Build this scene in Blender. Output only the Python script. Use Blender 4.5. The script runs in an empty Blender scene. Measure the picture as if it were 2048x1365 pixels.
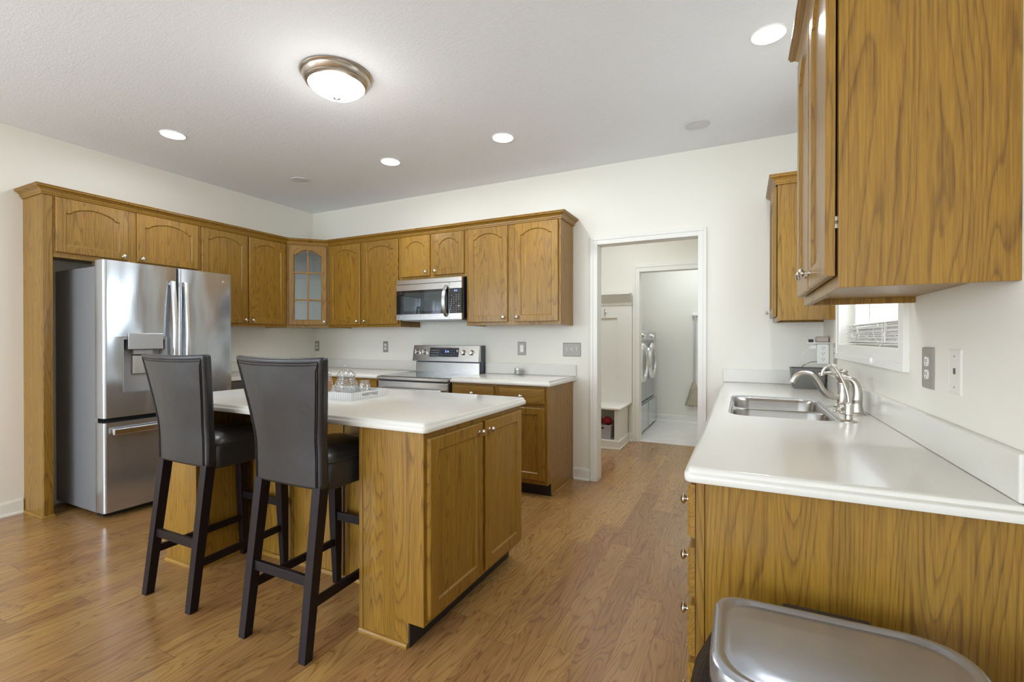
import bpy, bmesh, math, random
from mathutils import Vector, Matrix, Euler
from mathutils.geometry import tessellate_polygon
random.seed(7)
PI = math.pi
sc = bpy.context.scene
col = sc.collection

# ------------------------------------------------------------------ camera
F_PX = 933.75
cam_d = bpy.data.cameras.new('camera')
cam_d.sensor_width = 36.0
cam_d.lens = 36.0 * F_PX / 2048
cam_d.clip_start = 0.02
cam = bpy.data.objects.new('camera', cam_d)
col.objects.link(cam)
cam.location = (0, 0, 1.2454)
cam.rotation_euler = (PI/2 - 0.0043, 0, 0.4588)
sc.camera = cam

# ------------------------------------------------------------------ room dimensions (metres)
XL, YB, XR, ZC = -4.64, 3.984, 0.518, 2.752
YR = -3.6                      # rear wall, behind the camera
ZU, ZT = 1.367, 2.252          # bottom and top of the wall cabinets
ZK = 0.914                     # worktop height
FX = XL + 0.317                # front plane of the left wall cabinets
FY = YB - 0.317                # front plane of the back wall cabinets

# ------------------------------------------------------------------ world, view
w = bpy.data.worlds.new('world'); sc.world = w; w.use_nodes = True
bg = w.node_tree.nodes['Background']
sky = w.node_tree.nodes.new('ShaderNodeTexSky')
sky.sky_type = 'HOSEK_WILKIE'; sky.turbidity = 4.0; sky.sun_direction = Vector((0.3, -0.6, 0.75)).normalized()
mixw = w.node_tree.nodes.new('ShaderNodeMix'); mixw.data_type = 'RGBA'; mixw.inputs['Factor'].default_value = 0.75
w.node_tree.links.new(sky.outputs[0], mixw.inputs[6]); mixw.inputs[7].default_value = (0.9, 0.95, 1.0, 1)
w.node_tree.links.new(mixw.outputs[2], bg.inputs['Color'])
bg.inputs['Strength'].default_value = 3.6
sc.view_settings.view_transform = 'Standard'; sc.view_settings.look = 'None'
sc.view_settings.gamma = 1.0; sc.view_settings.use_curve_mapping = False
sc.view_settings.exposure = 0.06
sc.cycles.use_denoising = True
sc.cycles.max_bounces = 12; sc.cycles.diffuse_bounces = 9
sc.cycles.sample_clamp_indirect = 10.0
sc.cycles.caustics_reflective = False; sc.cycles.caustics_refractive = False

def area(name, loc, rot, sx, sy, power, color=(1, 1, 1)):
    l = bpy.data.lights.new(name, 'AREA'); l.shape = 'RECTANGLE'; l.size = sx; l.size_y = sy
    l.energy = power; l.color = color
    o = bpy.data.objects.new(name, l); col.objects.link(o); o.location = loc; o.rotation_euler = rot
    return o
# daylight entering through the tall rear windows and patio door (they face the kitchen)
DAY = (0.74, 0.87, 1.0)
area('daylight_rear_patio', (-3.0, YR-0.02, 1.25), (PI/2, 0, 0), 2.3, 2.1, 105, DAY)
area('daylight_rear_window', (-0.7, YR-0.02, 1.45), (PI/2, 0, 0), 1.3, 1.4, 48, DAY)
area('daylight_left_window', (XL-0.02, -1.6, 1.45), (PI/2, 0, -PI/2), 1.9, 1.5, 50, DAY)
area('daylight_sink_window', (XR+0.30, 2.72, 1.75), (PI/2, 0, PI/2), 1.0, 0.9, 9, DAY)
# added fill lights for the hall and laundry room, no fixtures seen
area('hall_fill_light', (-1.2, 4.75, ZC-0.02), (0, 0, 0), 0.5, 0.4, 17, (0.88, 0.94, 1.0))
area('laundry_fill_light', (-0.6, 6.6, ZC-0.02), (0, 0, 0), 0.6, 0.5, 16, (0.84, 0.91, 1.0))  # added overhead, stands in for bluish daylight from an unseen side window

# ------------------------------------------------------------------ materials
class N:
    """tiny node-graph helper"""
    def __init__(s, name):
        s.m = bpy.data.materials.new(name); s.m.use_nodes = True
        s.t = s.m.node_tree; s.b = s.t.nodes['Principled BSDF']
    def n(s, typ, **kw):
        nd = s.t.nodes.new(typ)
        for k, v in kw.items(): setattr(nd, k, v)
        return nd
    def put(s, sock, v):
        if isinstance(v, bpy.types.NodeSocket): s.t.links.new(v, sock)
        elif v is not None: sock.default_value = v
    def math(s, op, a, b=None, c=None):
        nd = s.n('ShaderNodeMath', operation=op)
        s.put(nd.inputs[0], a); s.put(nd.inputs[1], b); s.put(nd.inputs[2], c)
        return nd.outputs[0]
    def vmul(s, a, v):
        nd = s.n('ShaderNodeVectorMath', operation='MULTIPLY'); s.put(nd.inputs[0], a); s.put(nd.inputs[1], v); return nd.outputs[0]
    def vadd(s, a, v):
        nd = s.n('ShaderNodeVectorMath', operation='ADD'); s.put(nd.inputs[0], a); s.put(nd.inputs[1], v); return nd.outputs[0]
    def comb(s, x, y, z):
        nd = s.n('ShaderNodeCombineXYZ'); s.put(nd.inputs[0], x); s.put(nd.inputs[1], y); s.put(nd.inputs[2], z); return nd.outputs[0]
    def noise(s, vec, scale, detail=2.0, rough=0.5, dist=0.0):
        nd = s.n('ShaderNodeTexNoise'); s.put(nd.inputs['Vector'], vec); nd.inputs['Scale'].default_value = scale
        nd.inputs['Detail'].default_value = detail; nd.inputs['Roughness'].default_value = rough; nd.inputs['Distortion'].default_value = dist
        return nd.outputs['Fac']
    def ramp(s, f, stops):
        nd = s.n('ShaderNodeValToRGB'); s.put(nd.inputs[0], f); e = nd.color_ramp.elements
        e[0].position, e[0].color = stops[0][0], (*stops[0][1], 1) if len(stops[0][1]) == 3 else stops[0][1]
        e[1].position, e[1].color = stops[-1][0], (*stops[-1][1], 1)
        for p, c in stops[1:-1]:
            x = e.new(p); x.color = (*c, 1)
        return nd.outputs[0]
    def mix(s, f, a, b, mode='MIX'):
        nd = s.n('ShaderNodeMix', data_type='RGBA', blend_type=mode); s.put(nd.inputs[0], f)
        s.put(nd.inputs[6], a if isinstance(a, bpy.types.NodeSocket) else (*a, 1)); s.put(nd.inputs[7], b if isinstance(b, bpy.types.NodeSocket) else (*b, 1))
        return nd.outputs[2]
    def bump(s, h, strength=0.2, dist=0.01):
        nd = s.n('ShaderNodeBump'); nd.inputs['Strength'].default_value = strength; nd.inputs['Distance'].default_value = dist
        s.put(nd.inputs['Height'], h); s.put(s.b.inputs['Normal'], nd.outputs[0])
    def set(s, **kw):
        names = dict(color='Base Color', rough='Roughness', metal='Metallic', coat='Coat Weight', coatr='Coat Roughness', spec='Specular IOR Level',
                     trans='Transmission Weight', ior='IOR', emit='Emission Color', es='Emission Strength', aniso='Anisotropic', alpha='Alpha')
        for k, v in kw.items():
            if isinstance(v, tuple) and len(v) == 3: v = (*v, 1)
            s.put(s.b.inputs[names[k]], v)
        return s

def plain(name, color, rough=0.5, **kw):
    x = N(name); x.set(color=color, rough=rough, **kw); return x.m

def oak(name, axis, light=(0.385, 0.210, 0.024), dark=(0.138, 0.061, 0.007)):
    x = N(name)
    tc = x.n('ShaderNodeTexCoord').outputs['Object']
    rnd = x.n('ShaderNodeObjectInfo').outputs['Random']
    off = x.comb(x.math('MULTIPLY', rnd, 31.0), x.math('MULTIPLY', rnd, 17.0), x.math('MULTIPLY', rnd, 43.0))
    v = x.vadd(tc, off)
    s = [5.0, 5.0, 5.0]; s[axis] = 0.42
    wob = x.noise(x.vmul(v, tuple([60.0 if i != axis else 9.0 for i in range(3)])), 1.0, 2.0, 0.5)
    g = x.math('ADD', x.noise(x.vmul(v, tuple(s)), 1.0, 2.0, 0.42, 0.3), x.math('MULTIPLY', wob, 0.012))
    rings = x.math('FRACT', x.math('MULTIPLY', g, 44.0))
    line = x.ramp(rings, [(0.0, (1, 1, 1)), (0.18, (0.35, 0.35, 0.35)), (0.45, (0.05, 0.05, 0.05)), (0.90, (0.15, 0.15, 0.15)), (1.0, (1, 1, 1))])
    s2 = [300.0, 300.0, 300.0]; s2[axis] = 9.0
    pore = x.noise(x.vmul(v, tuple(s2)), 1.0, 2.0, 0.6)
    pm = x.ramp(pore, [(0.42, (1, 1, 1)), (0.60, (0, 0, 0))])
    s3 = [26.0, 26.0, 26.0]; s3[axis] = 0.9
    band = x.noise(x.vmul(v, tuple(s3)), 1.0, 3.0, 0.55)
    f = x.math('ADD', x.math('MULTIPLY', line, 0.50), x.math('MULTIPLY', band, 0.42))
    f = x.math('ADD', f, x.math('MULTIPLY', pm, 0.26))
    s4 = [135.0, 135.0, 135.0]; s4[axis] = 1.3
    fine = x.ramp(x.noise(x.vmul(v, tuple(s4)), 1.0, 2.0, 0.5), [(0.40, (1, 1, 1)), (0.56, (0, 0, 0))])
    f = x.math('ADD', f, x.math('MULTIPLY', fine, 0.17))
    f = x.math('MULTIPLY', f, 0.90)
    c = x.mix(f, light, dark)
    tone = x.math('ADD', x.math('MULTIPLY', rnd, 0.22), 0.89)
    hsv = x.n('ShaderNodeHueSaturation'); x.put(hsv.inputs['Color'], c); x.put(hsv.inputs['Value'], tone)
    x.set(color=hsv.outputs[0], rough=0.42, spec=0.35, coat=0.30, coatr=0.18)
    x.bump(f, 0.08, 0.001)
    return x.m
OAKZ = oak('oak_vertical', 2); OAKX = oak('oak_along_x', 0); OAKY = oak('oak_along_y', 1)
OAKIN = plain('cabinet_interior_maple', (0.62, 0.50, 0.30), 0.5)

def floor_mat():
    x = N('oak_plank_floor')
    tc = x.n('ShaderNodeTexCoord').outputs['Object']
    sp = x.n('ShaderNodeSeparateXYZ'); x.put(sp.inputs[0], tc)
    W_ = 0.127
    u = x.math('DIVIDE', x.math('ADD', sp.outputs[0], 20.02), W_)
    row = x.math('FLOOR', u); fu = x.math('FRACT', u)
    wn = x.n('ShaderNodeTexWhiteNoise', noise_dimensions='1D'); x.put(wn.inputs['W'], row)
    vv = x.math('ADD', x.math('DIVIDE', x.math('ADD', sp.outputs[1], 20.0), 1.05), x.math('MULTIPLY', wn.outputs['Value'], 3.7))
    idx = x.math('FLOOR', vv); fv = x.math('FRACT', vv)
    wn2 = x.n('ShaderNodeTexWhiteNoise', noise_dimensions='2D'); x.put(wn2.inputs['Vector'], x.comb(row, idx, 0.0))
    r2 = wn2.outputs['Value']
    vec = x.comb(x.math('MULTIPLY', sp.outputs[0], 7.0), x.math('MULTIPLY', sp.outputs[1], 0.95), x.math('MULTIPLY', r2, 60.0))
    g = x.noise(vec, 1.0, 2.5, 0.5, 0.35)
    rings = x.math('FRACT', x.math('MULTIPLY', g, 24.0))
    line = x.ramp(rings, [(0.0, (1, 1, 1)), (0.20, (0.35, 0.35, 0.35)), (0.5, (0.03, 0.03, 0.03)), (0.92, (0.15, 0.15, 0.15)), (1.0, (1, 1, 1))])
    vec2 = x.comb(x.math('MULTIPLY', sp.outputs[0], 190.0), x.math('MULTIPLY', sp.outputs[1], 7.0), x.math('MULTIPLY', r2, 60.0))
    pore = x.ramp(x.noise(vec2, 1.0, 2.0, 0.6), [(0.40, (1, 1, 1)), (0.60, (0, 0, 0))])
    vec3 = x.comb(x.math('MULTIPLY', sp.outputs[0], 22.0), x.math('MULTIPLY', sp.outputs[1], 1.6), x.math('MULTIPLY', r2, 30.0))
    band = x.noise(vec3, 1.0, 3.0, 0.6)
    f = x.math('ADD', x.math('MULTIPLY', line, 0.45), x.math('MULTIPLY', band, 0.45))
    f = x.math('ADD', f, x.math('MULTIPLY', pore, 0.16))
    c = x.mix(x.math('MULTIPLY', f, 1.0), (0.46, 0.257, 0.093), (0.160, 0.071, 0.021))
    hsv = x.n('ShaderNodeHueSaturation'); x.put(hsv.inputs['Color'], c)
    x.put(hsv.inputs['Value'], x.math('ADD', x.math('MULTIPLY', r2, 0.30), 0.85))
    x.put(hsv.inputs['Hue'], x.math('ADD', x.math('MULTIPLY', r2, 0.012), 0.494))
    e1 = x.math('LESS_THAN', fu, 0.012); e2 = x.math('LESS_THAN', fv, 0.002)
    edge = x.math('MAXIMUM', e1, e2)
    c2 = x.mix(x.math('MULTIPLY', edge, 0.6), hsv.outputs[0], (0.10, 0.05, 0.02))
    x.set(color=c2, rough=x.math('ADD', x.math('MULTIPLY', band, 0.10), 0.20), coat=0.25, coatr=0.12)
    x.bump(x.math('SUBTRACT', x.math('MULTIPLY', f, 0.15), edge), 0.25, 0.0012)
    return x.m
FLOOR = floor_mat()

def paint(name, color, rough=0.6, scale=120, strength=0.06):
    x = N(name); tc = x.n('ShaderNodeTexCoord').outputs['Object']
    x.set(color=color, rough=rough); x.bump(x.noise(tc, scale, 3, 0.6), strength, 0.004); return x.m
WALL = paint('wall_paint', (0.79, 0.77, 0.695), 0.62, 90, 0.05)
CEIL = None
def ceil_mat():
    x = N('ceiling_texture'); tc = x.n('ShaderNodeTexCoord').outputs['Object']
    a = x.noise(x.vmul(tc, (1.0, 2.3, 1.0)), 26.0, 4, 0.65, 1.2)
    b = x.ramp(a, [(0.45, (0, 0, 0)), (0.56, (1, 1, 1))])
    x.set(color=(0.82, 0.85, 0.89), rough=0.75); x.bump(b, 0.20, 0.004); return x.m
CEIL = ceil_mat()
TRIM = plain('white_trim_paint', (0.78, 0.77, 0.72), 0.38)
def quartz():
    x = N('white_solid_surface'); tc = x.n('ShaderNodeTexCoord').outputs['Object']
    f = x.noise(tc, 420.0, 2, 0.6)
    x.set(color=x.mix(x.ramp(f, [(0.38, (1, 1, 1)), (0.5, (0, 0, 0))]), (0.715, 0.70, 0.645), (0.685, 0.67, 0.615)), rough=0.20, coat=0.1)
    return x.m
TOP = quartz()
def steel(name, color=(0.62, 0.62, 0.62), rough=0.27, axis=2, wave=0.0):
    x = N(name); tc = x.n('ShaderNodeTexCoord').outputs['Object']
    s = [420.0]*3; s[axis] = 3.0
    f = x.noise(x.vmul(tc, tuple(s)), 1.0, 2, 0.5)
    x.set(color=color, metal=1.0, rough=x.math('ADD', x.math('MULTIPLY', f, 0.10), rough-0.05))
    h = x.math('MULTIPLY', f, 0.015)
    if wave:
        h = x.math('ADD', h, x.math('MULTIPLY', x.noise(x.vmul(tc, (1.0, 3.5, 1.1)), 1.6, 1, 0.4), wave))
    x.bump(h, 0.35, 0.02 if wave else 0.004); return x.m
STEEL = steel('brushed_steel', rough=0.26)
STEELF = steel('fridge_steel', (0.52, 0.55, 0.59), 0.17, 2, 1.8)
STEELF.node_tree.nodes['Principled BSDF'].inputs['Metallic'].default_value = 0.86
STEELX = steel('brushed_steel_horizontal', (0.60, 0.59, 0.57), 0.24, 0)
STEELH = steel('handle_steel', (0.72, 0.72, 0.72), 0.25, 2)
STEELD = steel('dark_steel', (0.20, 0.19, 0.185), 0.35, 1)
FSIDE = steel('fridge_side_grey', (0.27, 0.275, 0.285), 0.45, 2)
FSIDE.node_tree.nodes['Principled BSDF'].inputs['Metallic'].default_value = 0.35
NICKEL = plain('brushed_nickel', (0.60, 0.56, 0.50), 0.28, metal=1.0)
KNOBM = plain('satin_nickel_knob', (0.66, 0.62, 0.56), 0.22, metal=1.0)
BLACKG = plain('black_glass', (0.012, 0.012, 0.014), 0.06, coat=0.6, coatr=0.02)
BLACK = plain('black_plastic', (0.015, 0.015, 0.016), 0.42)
DARKGREY = plain('dark_grey_plastic', (0.09, 0.09, 0.095), 0.45)
GREYP = plain('grey_plastic', (0.35, 0.35, 0.36), 0.4)
WHITEP = plain('white_plastic', (0.80, 0.79, 0.76), 0.35)
PLATE = plain('pewter_plate', (0.33, 0.31, 0.27), 0.42, metal=0.25)
GLASSM = N('clear_glass').set(color=(0.95, 0.97, 0.97), rough=0.02, trans=1.0, ior=1.45).m
def thin_glass(name, tint=(0.92, 0.95, 0.95), gl=0.10, edge=0.6, power=4.0):
    m = bpy.data.materials.new(name); m.use_nodes = True; t = m.node_tree; t.nodes.clear()
    o = t.nodes.new('ShaderNodeOutputMaterial'); a = t.nodes.new('ShaderNodeBsdfTransparent'); b = t.nodes.new('ShaderNodeBsdfGlossy')
    lw = t.nodes.new('ShaderNodeLayerWeight'); lw.inputs[0].default_value = 0.5
    pw = t.nodes.new('ShaderNodeMath'); pw.operation = 'POWER'; pw.inputs[1].default_value = power
    ml = t.nodes.new('ShaderNodeMath'); ml.operation = 'MULTIPLY_ADD'; ml.inputs[1].default_value = edge; ml.inputs[2].default_value = gl
    mx = t.nodes.new('ShaderNodeMixShader')
    a.inputs[0].default_value = (*tint, 1); b.inputs['Roughness'].default_value = 0.03
    t.links.new(lw.outputs['Facing'], pw.inputs[0]); t.links.new(pw.outputs[0], ml.inputs[0]); t.links.new(ml.outputs[0], mx.inputs[0])
    t.links.new(a.outputs[0], mx.inputs[1]); t.links.new(b.outputs[0], mx.inputs[2])
    t.links.new(mx.outputs[0], o.inputs[0]); return m
PANE = thin_glass('window_pane', (0.97, 0.98, 0.98), 0.01, 0.10)
PANEC = thin_glass('cabinet_pane', (0.74, 0.80, 0.80), 0.12)
JARG = thin_glass('jar_glass', (0.97, 0.975, 0.975), 0.13, 0.55, 2.0)
def leather():
    x = N('black_leather'); tc = x.n('ShaderNodeTexCoord').outputs['Object']
    v = x.n('ShaderNodeTexVoronoi'); v.inputs['Scale'].default_value = 260; x.put(v.inputs['Vector'], tc)
    lo = x.noise(tc, 9.0, 2, 0.5)
    x.set(color=(0.018, 0.018, 0.020), rough=0.36, spec=0.45, coat=0.22, coatr=0.22)
    x.bump(x.math('ADD', x.math('MULTIPLY', v.outputs['Distance'], 0.06), x.math('MULTIPLY', lo, 1.4)), 0.35, 0.008); return x.m
LEATHER = leather()
ESPRESSO = plain('espresso_wood', (0.012, 0.007, 0.008), 0.42, spec=0.22)
def emis(name, color, s):
    x = N(name); x.set(color=color, rough=0.4, emit=color, es=s); return x.m
LAMP = emis('lamp_glass_lit', (1.0, 0.97, 0.90), 5.0)
BULB = emis('can_light_lit', (1.0, 0.98, 0.94), 14.0)
BLUE = emis('blue_display', (0.25, 0.38, 1.0), 2.2)
KEY = plain('key_legend_print', (0.42, 0.44, 0.48), 0.5)

# ------------------------------------------------------------------ geometry helpers
def box(bm, x0, y0, z0, x1, y1, z1):
    x0, x1 = sorted((x0, x1)); y0, y1 = sorted((y0, y1)); z0, z1 = sorted((z0, z1))
    v = [bm.verts.new(p) for p in ((x0,y0,z0),(x1,y0,z0),(x1,y1,z0),(x0,y1,z0),(x0,y0,z1),(x1,y0,z1),(x1,y1,z1),(x0,y1,z1))]
    for f in ((0,3,2,1),(4,5,6,7),(0,1,5,4),(1,2,6,5),(2,3,7,6),(3,0,4,7)): bm.faces.new([v[i] for i in f])
    return v
def bars(*boxes):
    bm = bmesh.new()
    for b in boxes: box(bm, *b)
    return bm
def loft(bm, rings, close=True, cap0=True, cap1=True):
    """rings: lists of points with equal counts"""
    R = [[bm.verts.new(p) for p in r] for r in rings]
    n = len(R[0])
    for a, b in zip(R, R[1:]):
        for i in range(n if close else n-1):
            j = (i+1) % n
            try: bm.faces.new((a[i], a[j], b[j], b[i]))
            except ValueError: pass
    if cap0 and close: bm.faces.new(list(reversed(R[0])))
    if cap1 and close: bm.faces.new(R[-1])
    return R
def lathe(bm, prof, c, axis=(0, 0, 1), seg=28, cap0=True, cap1=True):
    """prof: (radius, height) along axis from point c"""
    A = Vector(axis).normalized(); U = A.orthogonal().normalized(); V = A.cross(U)
    c = Vector(c)
    loft(bm, [[c + A*h + (U*math.cos(2*PI*i/seg) + V*math.sin(2*PI*i/seg))*max(r, 1e-5) for i in range(seg)] for r, h in prof], True, cap0, cap1)
def tube(bm, pts, r, seg=10, flat=None):
    """round tube along pts; r number or list"""
    pts = [Vector(p) for p in pts]; n = len(pts)
    rr = r if isinstance(r, (list, tuple)) else [r]*n
    t0 = (pts[1]-pts[0]).normalized(); U = t0.orthogonal().normalized(); rings = []
    for i in range(n):
        t = (pts[min(i+1, n-1)] - pts[max(i-1, 0)]).normalized()
        U = (U - t*U.dot(t)).normalized(); V = t.cross(U)
        rings.append([pts[i] + (U*math.cos(2*PI*k/seg) + V*math.sin(2*PI*k/seg))*rr[i] for k in range(seg)])
    loft(bm, rings)
def smooth_path(pts, k=6):
    P = [Vector(p) for p in pts]; out = []
    for i in range(len(P)-1):
        a, b, c, d = P[max(i-1, 0)], P[i], P[i+1], P[min(i+2, len(P)-1)]
        for j in range(k):
            t = j/k
            out.append(0.5*((2*b) + (c-a)*t + (2*a-5*b+4*c-d)*t*t + (3*b-3*c+d-a)*t**3))
    out.append(P[-1]); return out
def offset_poly(poly, d, closed=True):
    """offset a 2D path to its left by d with mitred corners"""
    n = len(poly); out = []
    for i in range(n):
        p = Vector(poly[i])
        e = []
        if closed or i > 0: e.append((p - Vector(poly[i-1])).normalized())
        if closed or i < n-1: e.append((Vector(poly[(i+1) % n]) - p).normalized())
        ns = [Vector((-t.y, t.x)) for t in e]
        if len(ns) == 1: out.append(p + ns[0]*d); continue
        m = (ns[0]+ns[1]); m = m / max(1e-6, m.length)
        out.append(p + m*(d/max(0.2, m.dot(ns[0]))))
    return out
def sweep2(bm, path, prof, closed=False):
    """sweep a (offset, z) profile along a plan path, offset to the left of travel"""
    cols = [[(p.x, p.y, z) for p in offset_poly(path, d, closed)] for d, z in prof]
    n = len(path); m = len(prof)
    rings = [[cols[k][i] for k in range(m)] for i in range(n)]
    if closed: rings.append(rings[0])
    R = [[bm.verts.new(q) for q in r] for r in rings]
    for a, b in zip(R, R[1:]):
        for k in range(m):
            l = (k+1) % m
            bm.faces.new((a[k], a[l], b[l], b[k]))
    if not closed:
        bm.faces.new(R[0]); bm.faces.new(list(reversed(R[-1])))
def rrect(x0, y0, x1, y1, r, k=6):
    out = []
    for cx, cy, a0 in ((x1-r, y0+r, -PI/2), (x1-r, y1-r, 0), (x0+r, y1-r, PI/2), (x0+r, y0+r, PI)):
        for i in range(k+1):
            a = a0 + PI/2*i/k; out.append((cx+r*math.cos(a), cy+r*math.sin(a)))
    return out
def round_corners(poly, rads, k=5):
    n = len(poly); out = []
    for i in range(n):
        p = Vector(poly[i]); r = rads[i]
        if r <= 0: out.append(tuple(p)); continue
        a = (Vector(poly[i-1])-p).normalized(); b = (Vector(poly[(i+1) % n])-p).normalized()
        q0 = p + a*r; q1 = p + b*r
        for j in range(k+1):
            t = j/k; out.append(tuple((1-t)**2*q0 + 2*t*(1-t)*p + t*t*q1))
    return out
def slab(bm, poly, prof, holes=(), zbot=None):
    """worktop: poly counter-clockwise; prof: (inset, z) from bottom to top; holes: inner outlines"""
    rings = [[(p.x, p.y, z) for p in offset_poly(poly, d)] for d, z in prof]
    if not holes:
        loft(bm, rings); return
    R = loft(bm, rings, True, False, False)
    for zi, ring in ((0, R[0]), (1, R[-1])):
        z = ring[0].co.z
        edges = []
        for i in range(len(ring)): edges.append(bm.edges.get((ring[i], ring[(i+1) % len(ring)])))
        for h in holes:
            hv = [bm.verts.new((x, y, z)) for x, y in h]
            for i in range(len(hv)): edges.append(bm.edges.new((hv[i], hv[(i+1) % len(hv)])))
            if zi == 0: low = hv
            else:
                for i in range(len(hv)):
                    j = (i+1) % len(hv); bm.faces.new((low[i], low[j], hv[j], hv[i]))
        bmesh.ops.triangle_fill(bm, edges=edges, use_beauty=True, use_dissolve=False)

def finish(name, bm, mat, org=(0, 0, 0), bevel=0.0, smooth=False, seg=2):
    bmesh.ops.recalc_face_normals(bm, faces=bm.faces)
    me = bpy.data.meshes.new(name)
    bmesh.ops.translate(bm, vec=-Vector(org), verts=bm.verts)
    bm.to_mesh(me); bm.free()
    me.materials.append(mat)
    o = bpy.data.objects.new(name, me); col.objects.link(o)
    if smooth:
        for p in me.polygons: p.use_smooth = True
        try: me.set_sharp_from_angle(angle=math.radians(40))
        except Exception: pass
    if bevel:
        md = o.modifiers.new('bevel', 'BEVEL'); md.width = bevel; md.segments = seg; md.limit_method = 'ANGLE'; md.angle_limit = math.radians(40)
    return o
def tag(o, label, cat, group=None, kind=None):
    o['label'] = label; o['category'] = cat
    if group: o['group'] = group
    if kind: o['kind'] = kind
    return o
def struct(name, bm, mat, bevel=0.0, label=None, smooth=False):
    o = finish(name, bm, mat, (0, 0, 0), bevel, smooth); o['kind'] = 'structure'
    if label: o['label'] = label
    return o
def spart(parent, name, bm, mat, bevel=0.0, smooth=False):
    o = finish(name, bm, mat, (0, 0, 0), bevel, smooth); o.parent = parent; return o
class Thing:
    def __init__(s, name, label, cat, loc, group=None):
        s.loc = Vector(loc)
        s.root = bpy.data.objects.new(name, None); s.root.empty_display_size = 0.05
        col.objects.link(s.root); s.root.location = loc; tag(s.root, label, cat, group)
    def part(s, name, bm, mat, parent=None, bevel=0.0, smooth=False, label=None, seg=2):
        o = finish(name, bm, mat, s.loc, bevel, smooth, seg); o.parent = parent or s.root
        if label: o['label'] = label
        return o
    def text(s, name, body, size, loc, rot, mat, parent=None, ext=0.0003, align='LEFT'):
        c = bpy.data.curves.new(name, 'FONT'); c.body = body; c.size = size; c.extrude = ext; c.align_x = align
        c.materials.append(mat)
        tmp = bpy.data.objects.new(name, c); me = bpy.data.meshes.new_from_object(tmp)
        me.transform(Matrix.Translation(Vector(loc)-s.loc) @ Euler(rot).to_matrix().to_4x4())
        bpy.data.objects.remove(tmp); me.name = name
        o = bpy.data.objects.new(name, me); col.objects.link(o); o.parent = parent or s.root; return o
def single(name, bm, mat, label, cat, org, bevel=0.0, smooth=False, group=None):
    o = finish(name, bm, mat, org, bevel, smooth); o.location = org; return tag(o, label, cat, group)
def copy_tree(root, loc, label, rotz=None):
    c = root.copy(); col.objects.link(c); c.location = loc; c['label'] = label
    if rotz is not None: c.rotation_euler.z = rotz
    for ch in list(root.children):
        d = ch.copy(); col.objects.link(d); d.parent = c
        for g in list(ch.children):
            e = g.copy(); col.objects.link(e); e.parent = d
    return c
# ------------------------------------------------------------------ room shell
T = 0.12
DX0, DX1, DZ = -1.135+0.0, -0.3186, 2.0656          # doorway to the hall
EX0, EX1, EZ, EY = -1.118, -0.380, 2.057, 5.756     # doorway hall to laundry
LY = 7.402
WY0, WY1, WZ0, WZ1 = 2.135, 3.30, 1.212, 2.12       # sink window opening
struct('floor', bars((XL-0.1, YR-0.1, -0.06, XR+0.1, EY+0.02, 0.0)), FLOOR)
x = N('laundry_vinyl_floor'); tc = x.n('ShaderNodeTexCoord').outputs['Object']
x.set(color=x.mix(x.noise(tc, 7.0, 3, 0.6), (0.66, 0.62, 0.57), (0.80, 0.77, 0.73)), rough=0.22); VINYL = x.m
struct('floor_laundry', bars((-2.1, EY+0.02, -0.06, 0.4, LY+0.1, 0.002)), VINYL)
struct('ceiling', bars((XL-0.1, YR-0.1, ZC, XR+0.1, YB+0.06, ZC+0.08)), CEIL)
struct('ceiling_hall', bars((-2.8, YB+0.06, ZC, XR+0.3, LY+0.1, ZC+0.08)), WALL)
struct('wall_back', bars((XL-T, YB, 0, DX0-0.012, YB+T, ZC), (DX0-0.012, YB, DZ+0.012, DX1+0.012, YB+T, ZC), (DX1+0.012, YB, 0, XR+T, YB+T, ZC)), WALL)
# left wall with a window opening well behind the camera's view
struct('wall_left', bars((XL-T, -0.6, 0, XL, YB, ZC), (XL-T, YR, 0, XL, -2.6, ZC), (XL-T, -2.6, 0, XL, -0.6, 0.68), (XL-T, -2.6, 2.22, XL, -0.6, ZC)), WALL)
struct('wall_right', bars((XR, YR, 0, XR+T, WY0, ZC), (XR, WY1, 0, XR+T, YB, ZC), (XR, WY0, 0, XR+T, WY1, WZ0), (XR, WY0, WZ1, XR+T, WY1, ZC)), WALL)
struct('wall_rear', bars((XL-T, YR-T, 0, -4.2, YR, ZC), (-1.8, YR-T, 0, -1.35, YR, ZC), (-0.05, YR-T, 0, XR+T, YR, ZC),
                         (-4.2, YR-T, 2.32, -1.8, YR, ZC), (-1.35, YR-T, 2.17, -0.05, YR, ZC), (-1.35, YR-T, 0, -0.05, YR, 0.72)), WALL)
struct('wall_hall_end', bars((-2.8, EY, 0, EX0-0.012, EY+T, ZC), (EX0-0.012, EY, EZ+0.012, EX1+0.012, EY+T, ZC), (EX1+0.012, EY, 0, 0.4, EY+T, ZC)), WALL)
struct('wall_hall_left', bars((-2.8, YB+T, 0, -2.7, EY, ZC)), WALL)
struct('wall_hall_right', bars((0.32, YB+T, 0, 0.42, EY, ZC)), WALL)
struct('wall_laundry_back', bars((-2.1, LY, 0, 0.4, LY+T, ZC)), WALL)
struct('wall_laundry_left', bars((-2.1, EY+T, 0, -2.0, LY, ZC)), WALL)
struct('wall_laundry_right', bars((0.3, EY+T, 0, 0.4, LY, ZC)), WALL)

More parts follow.
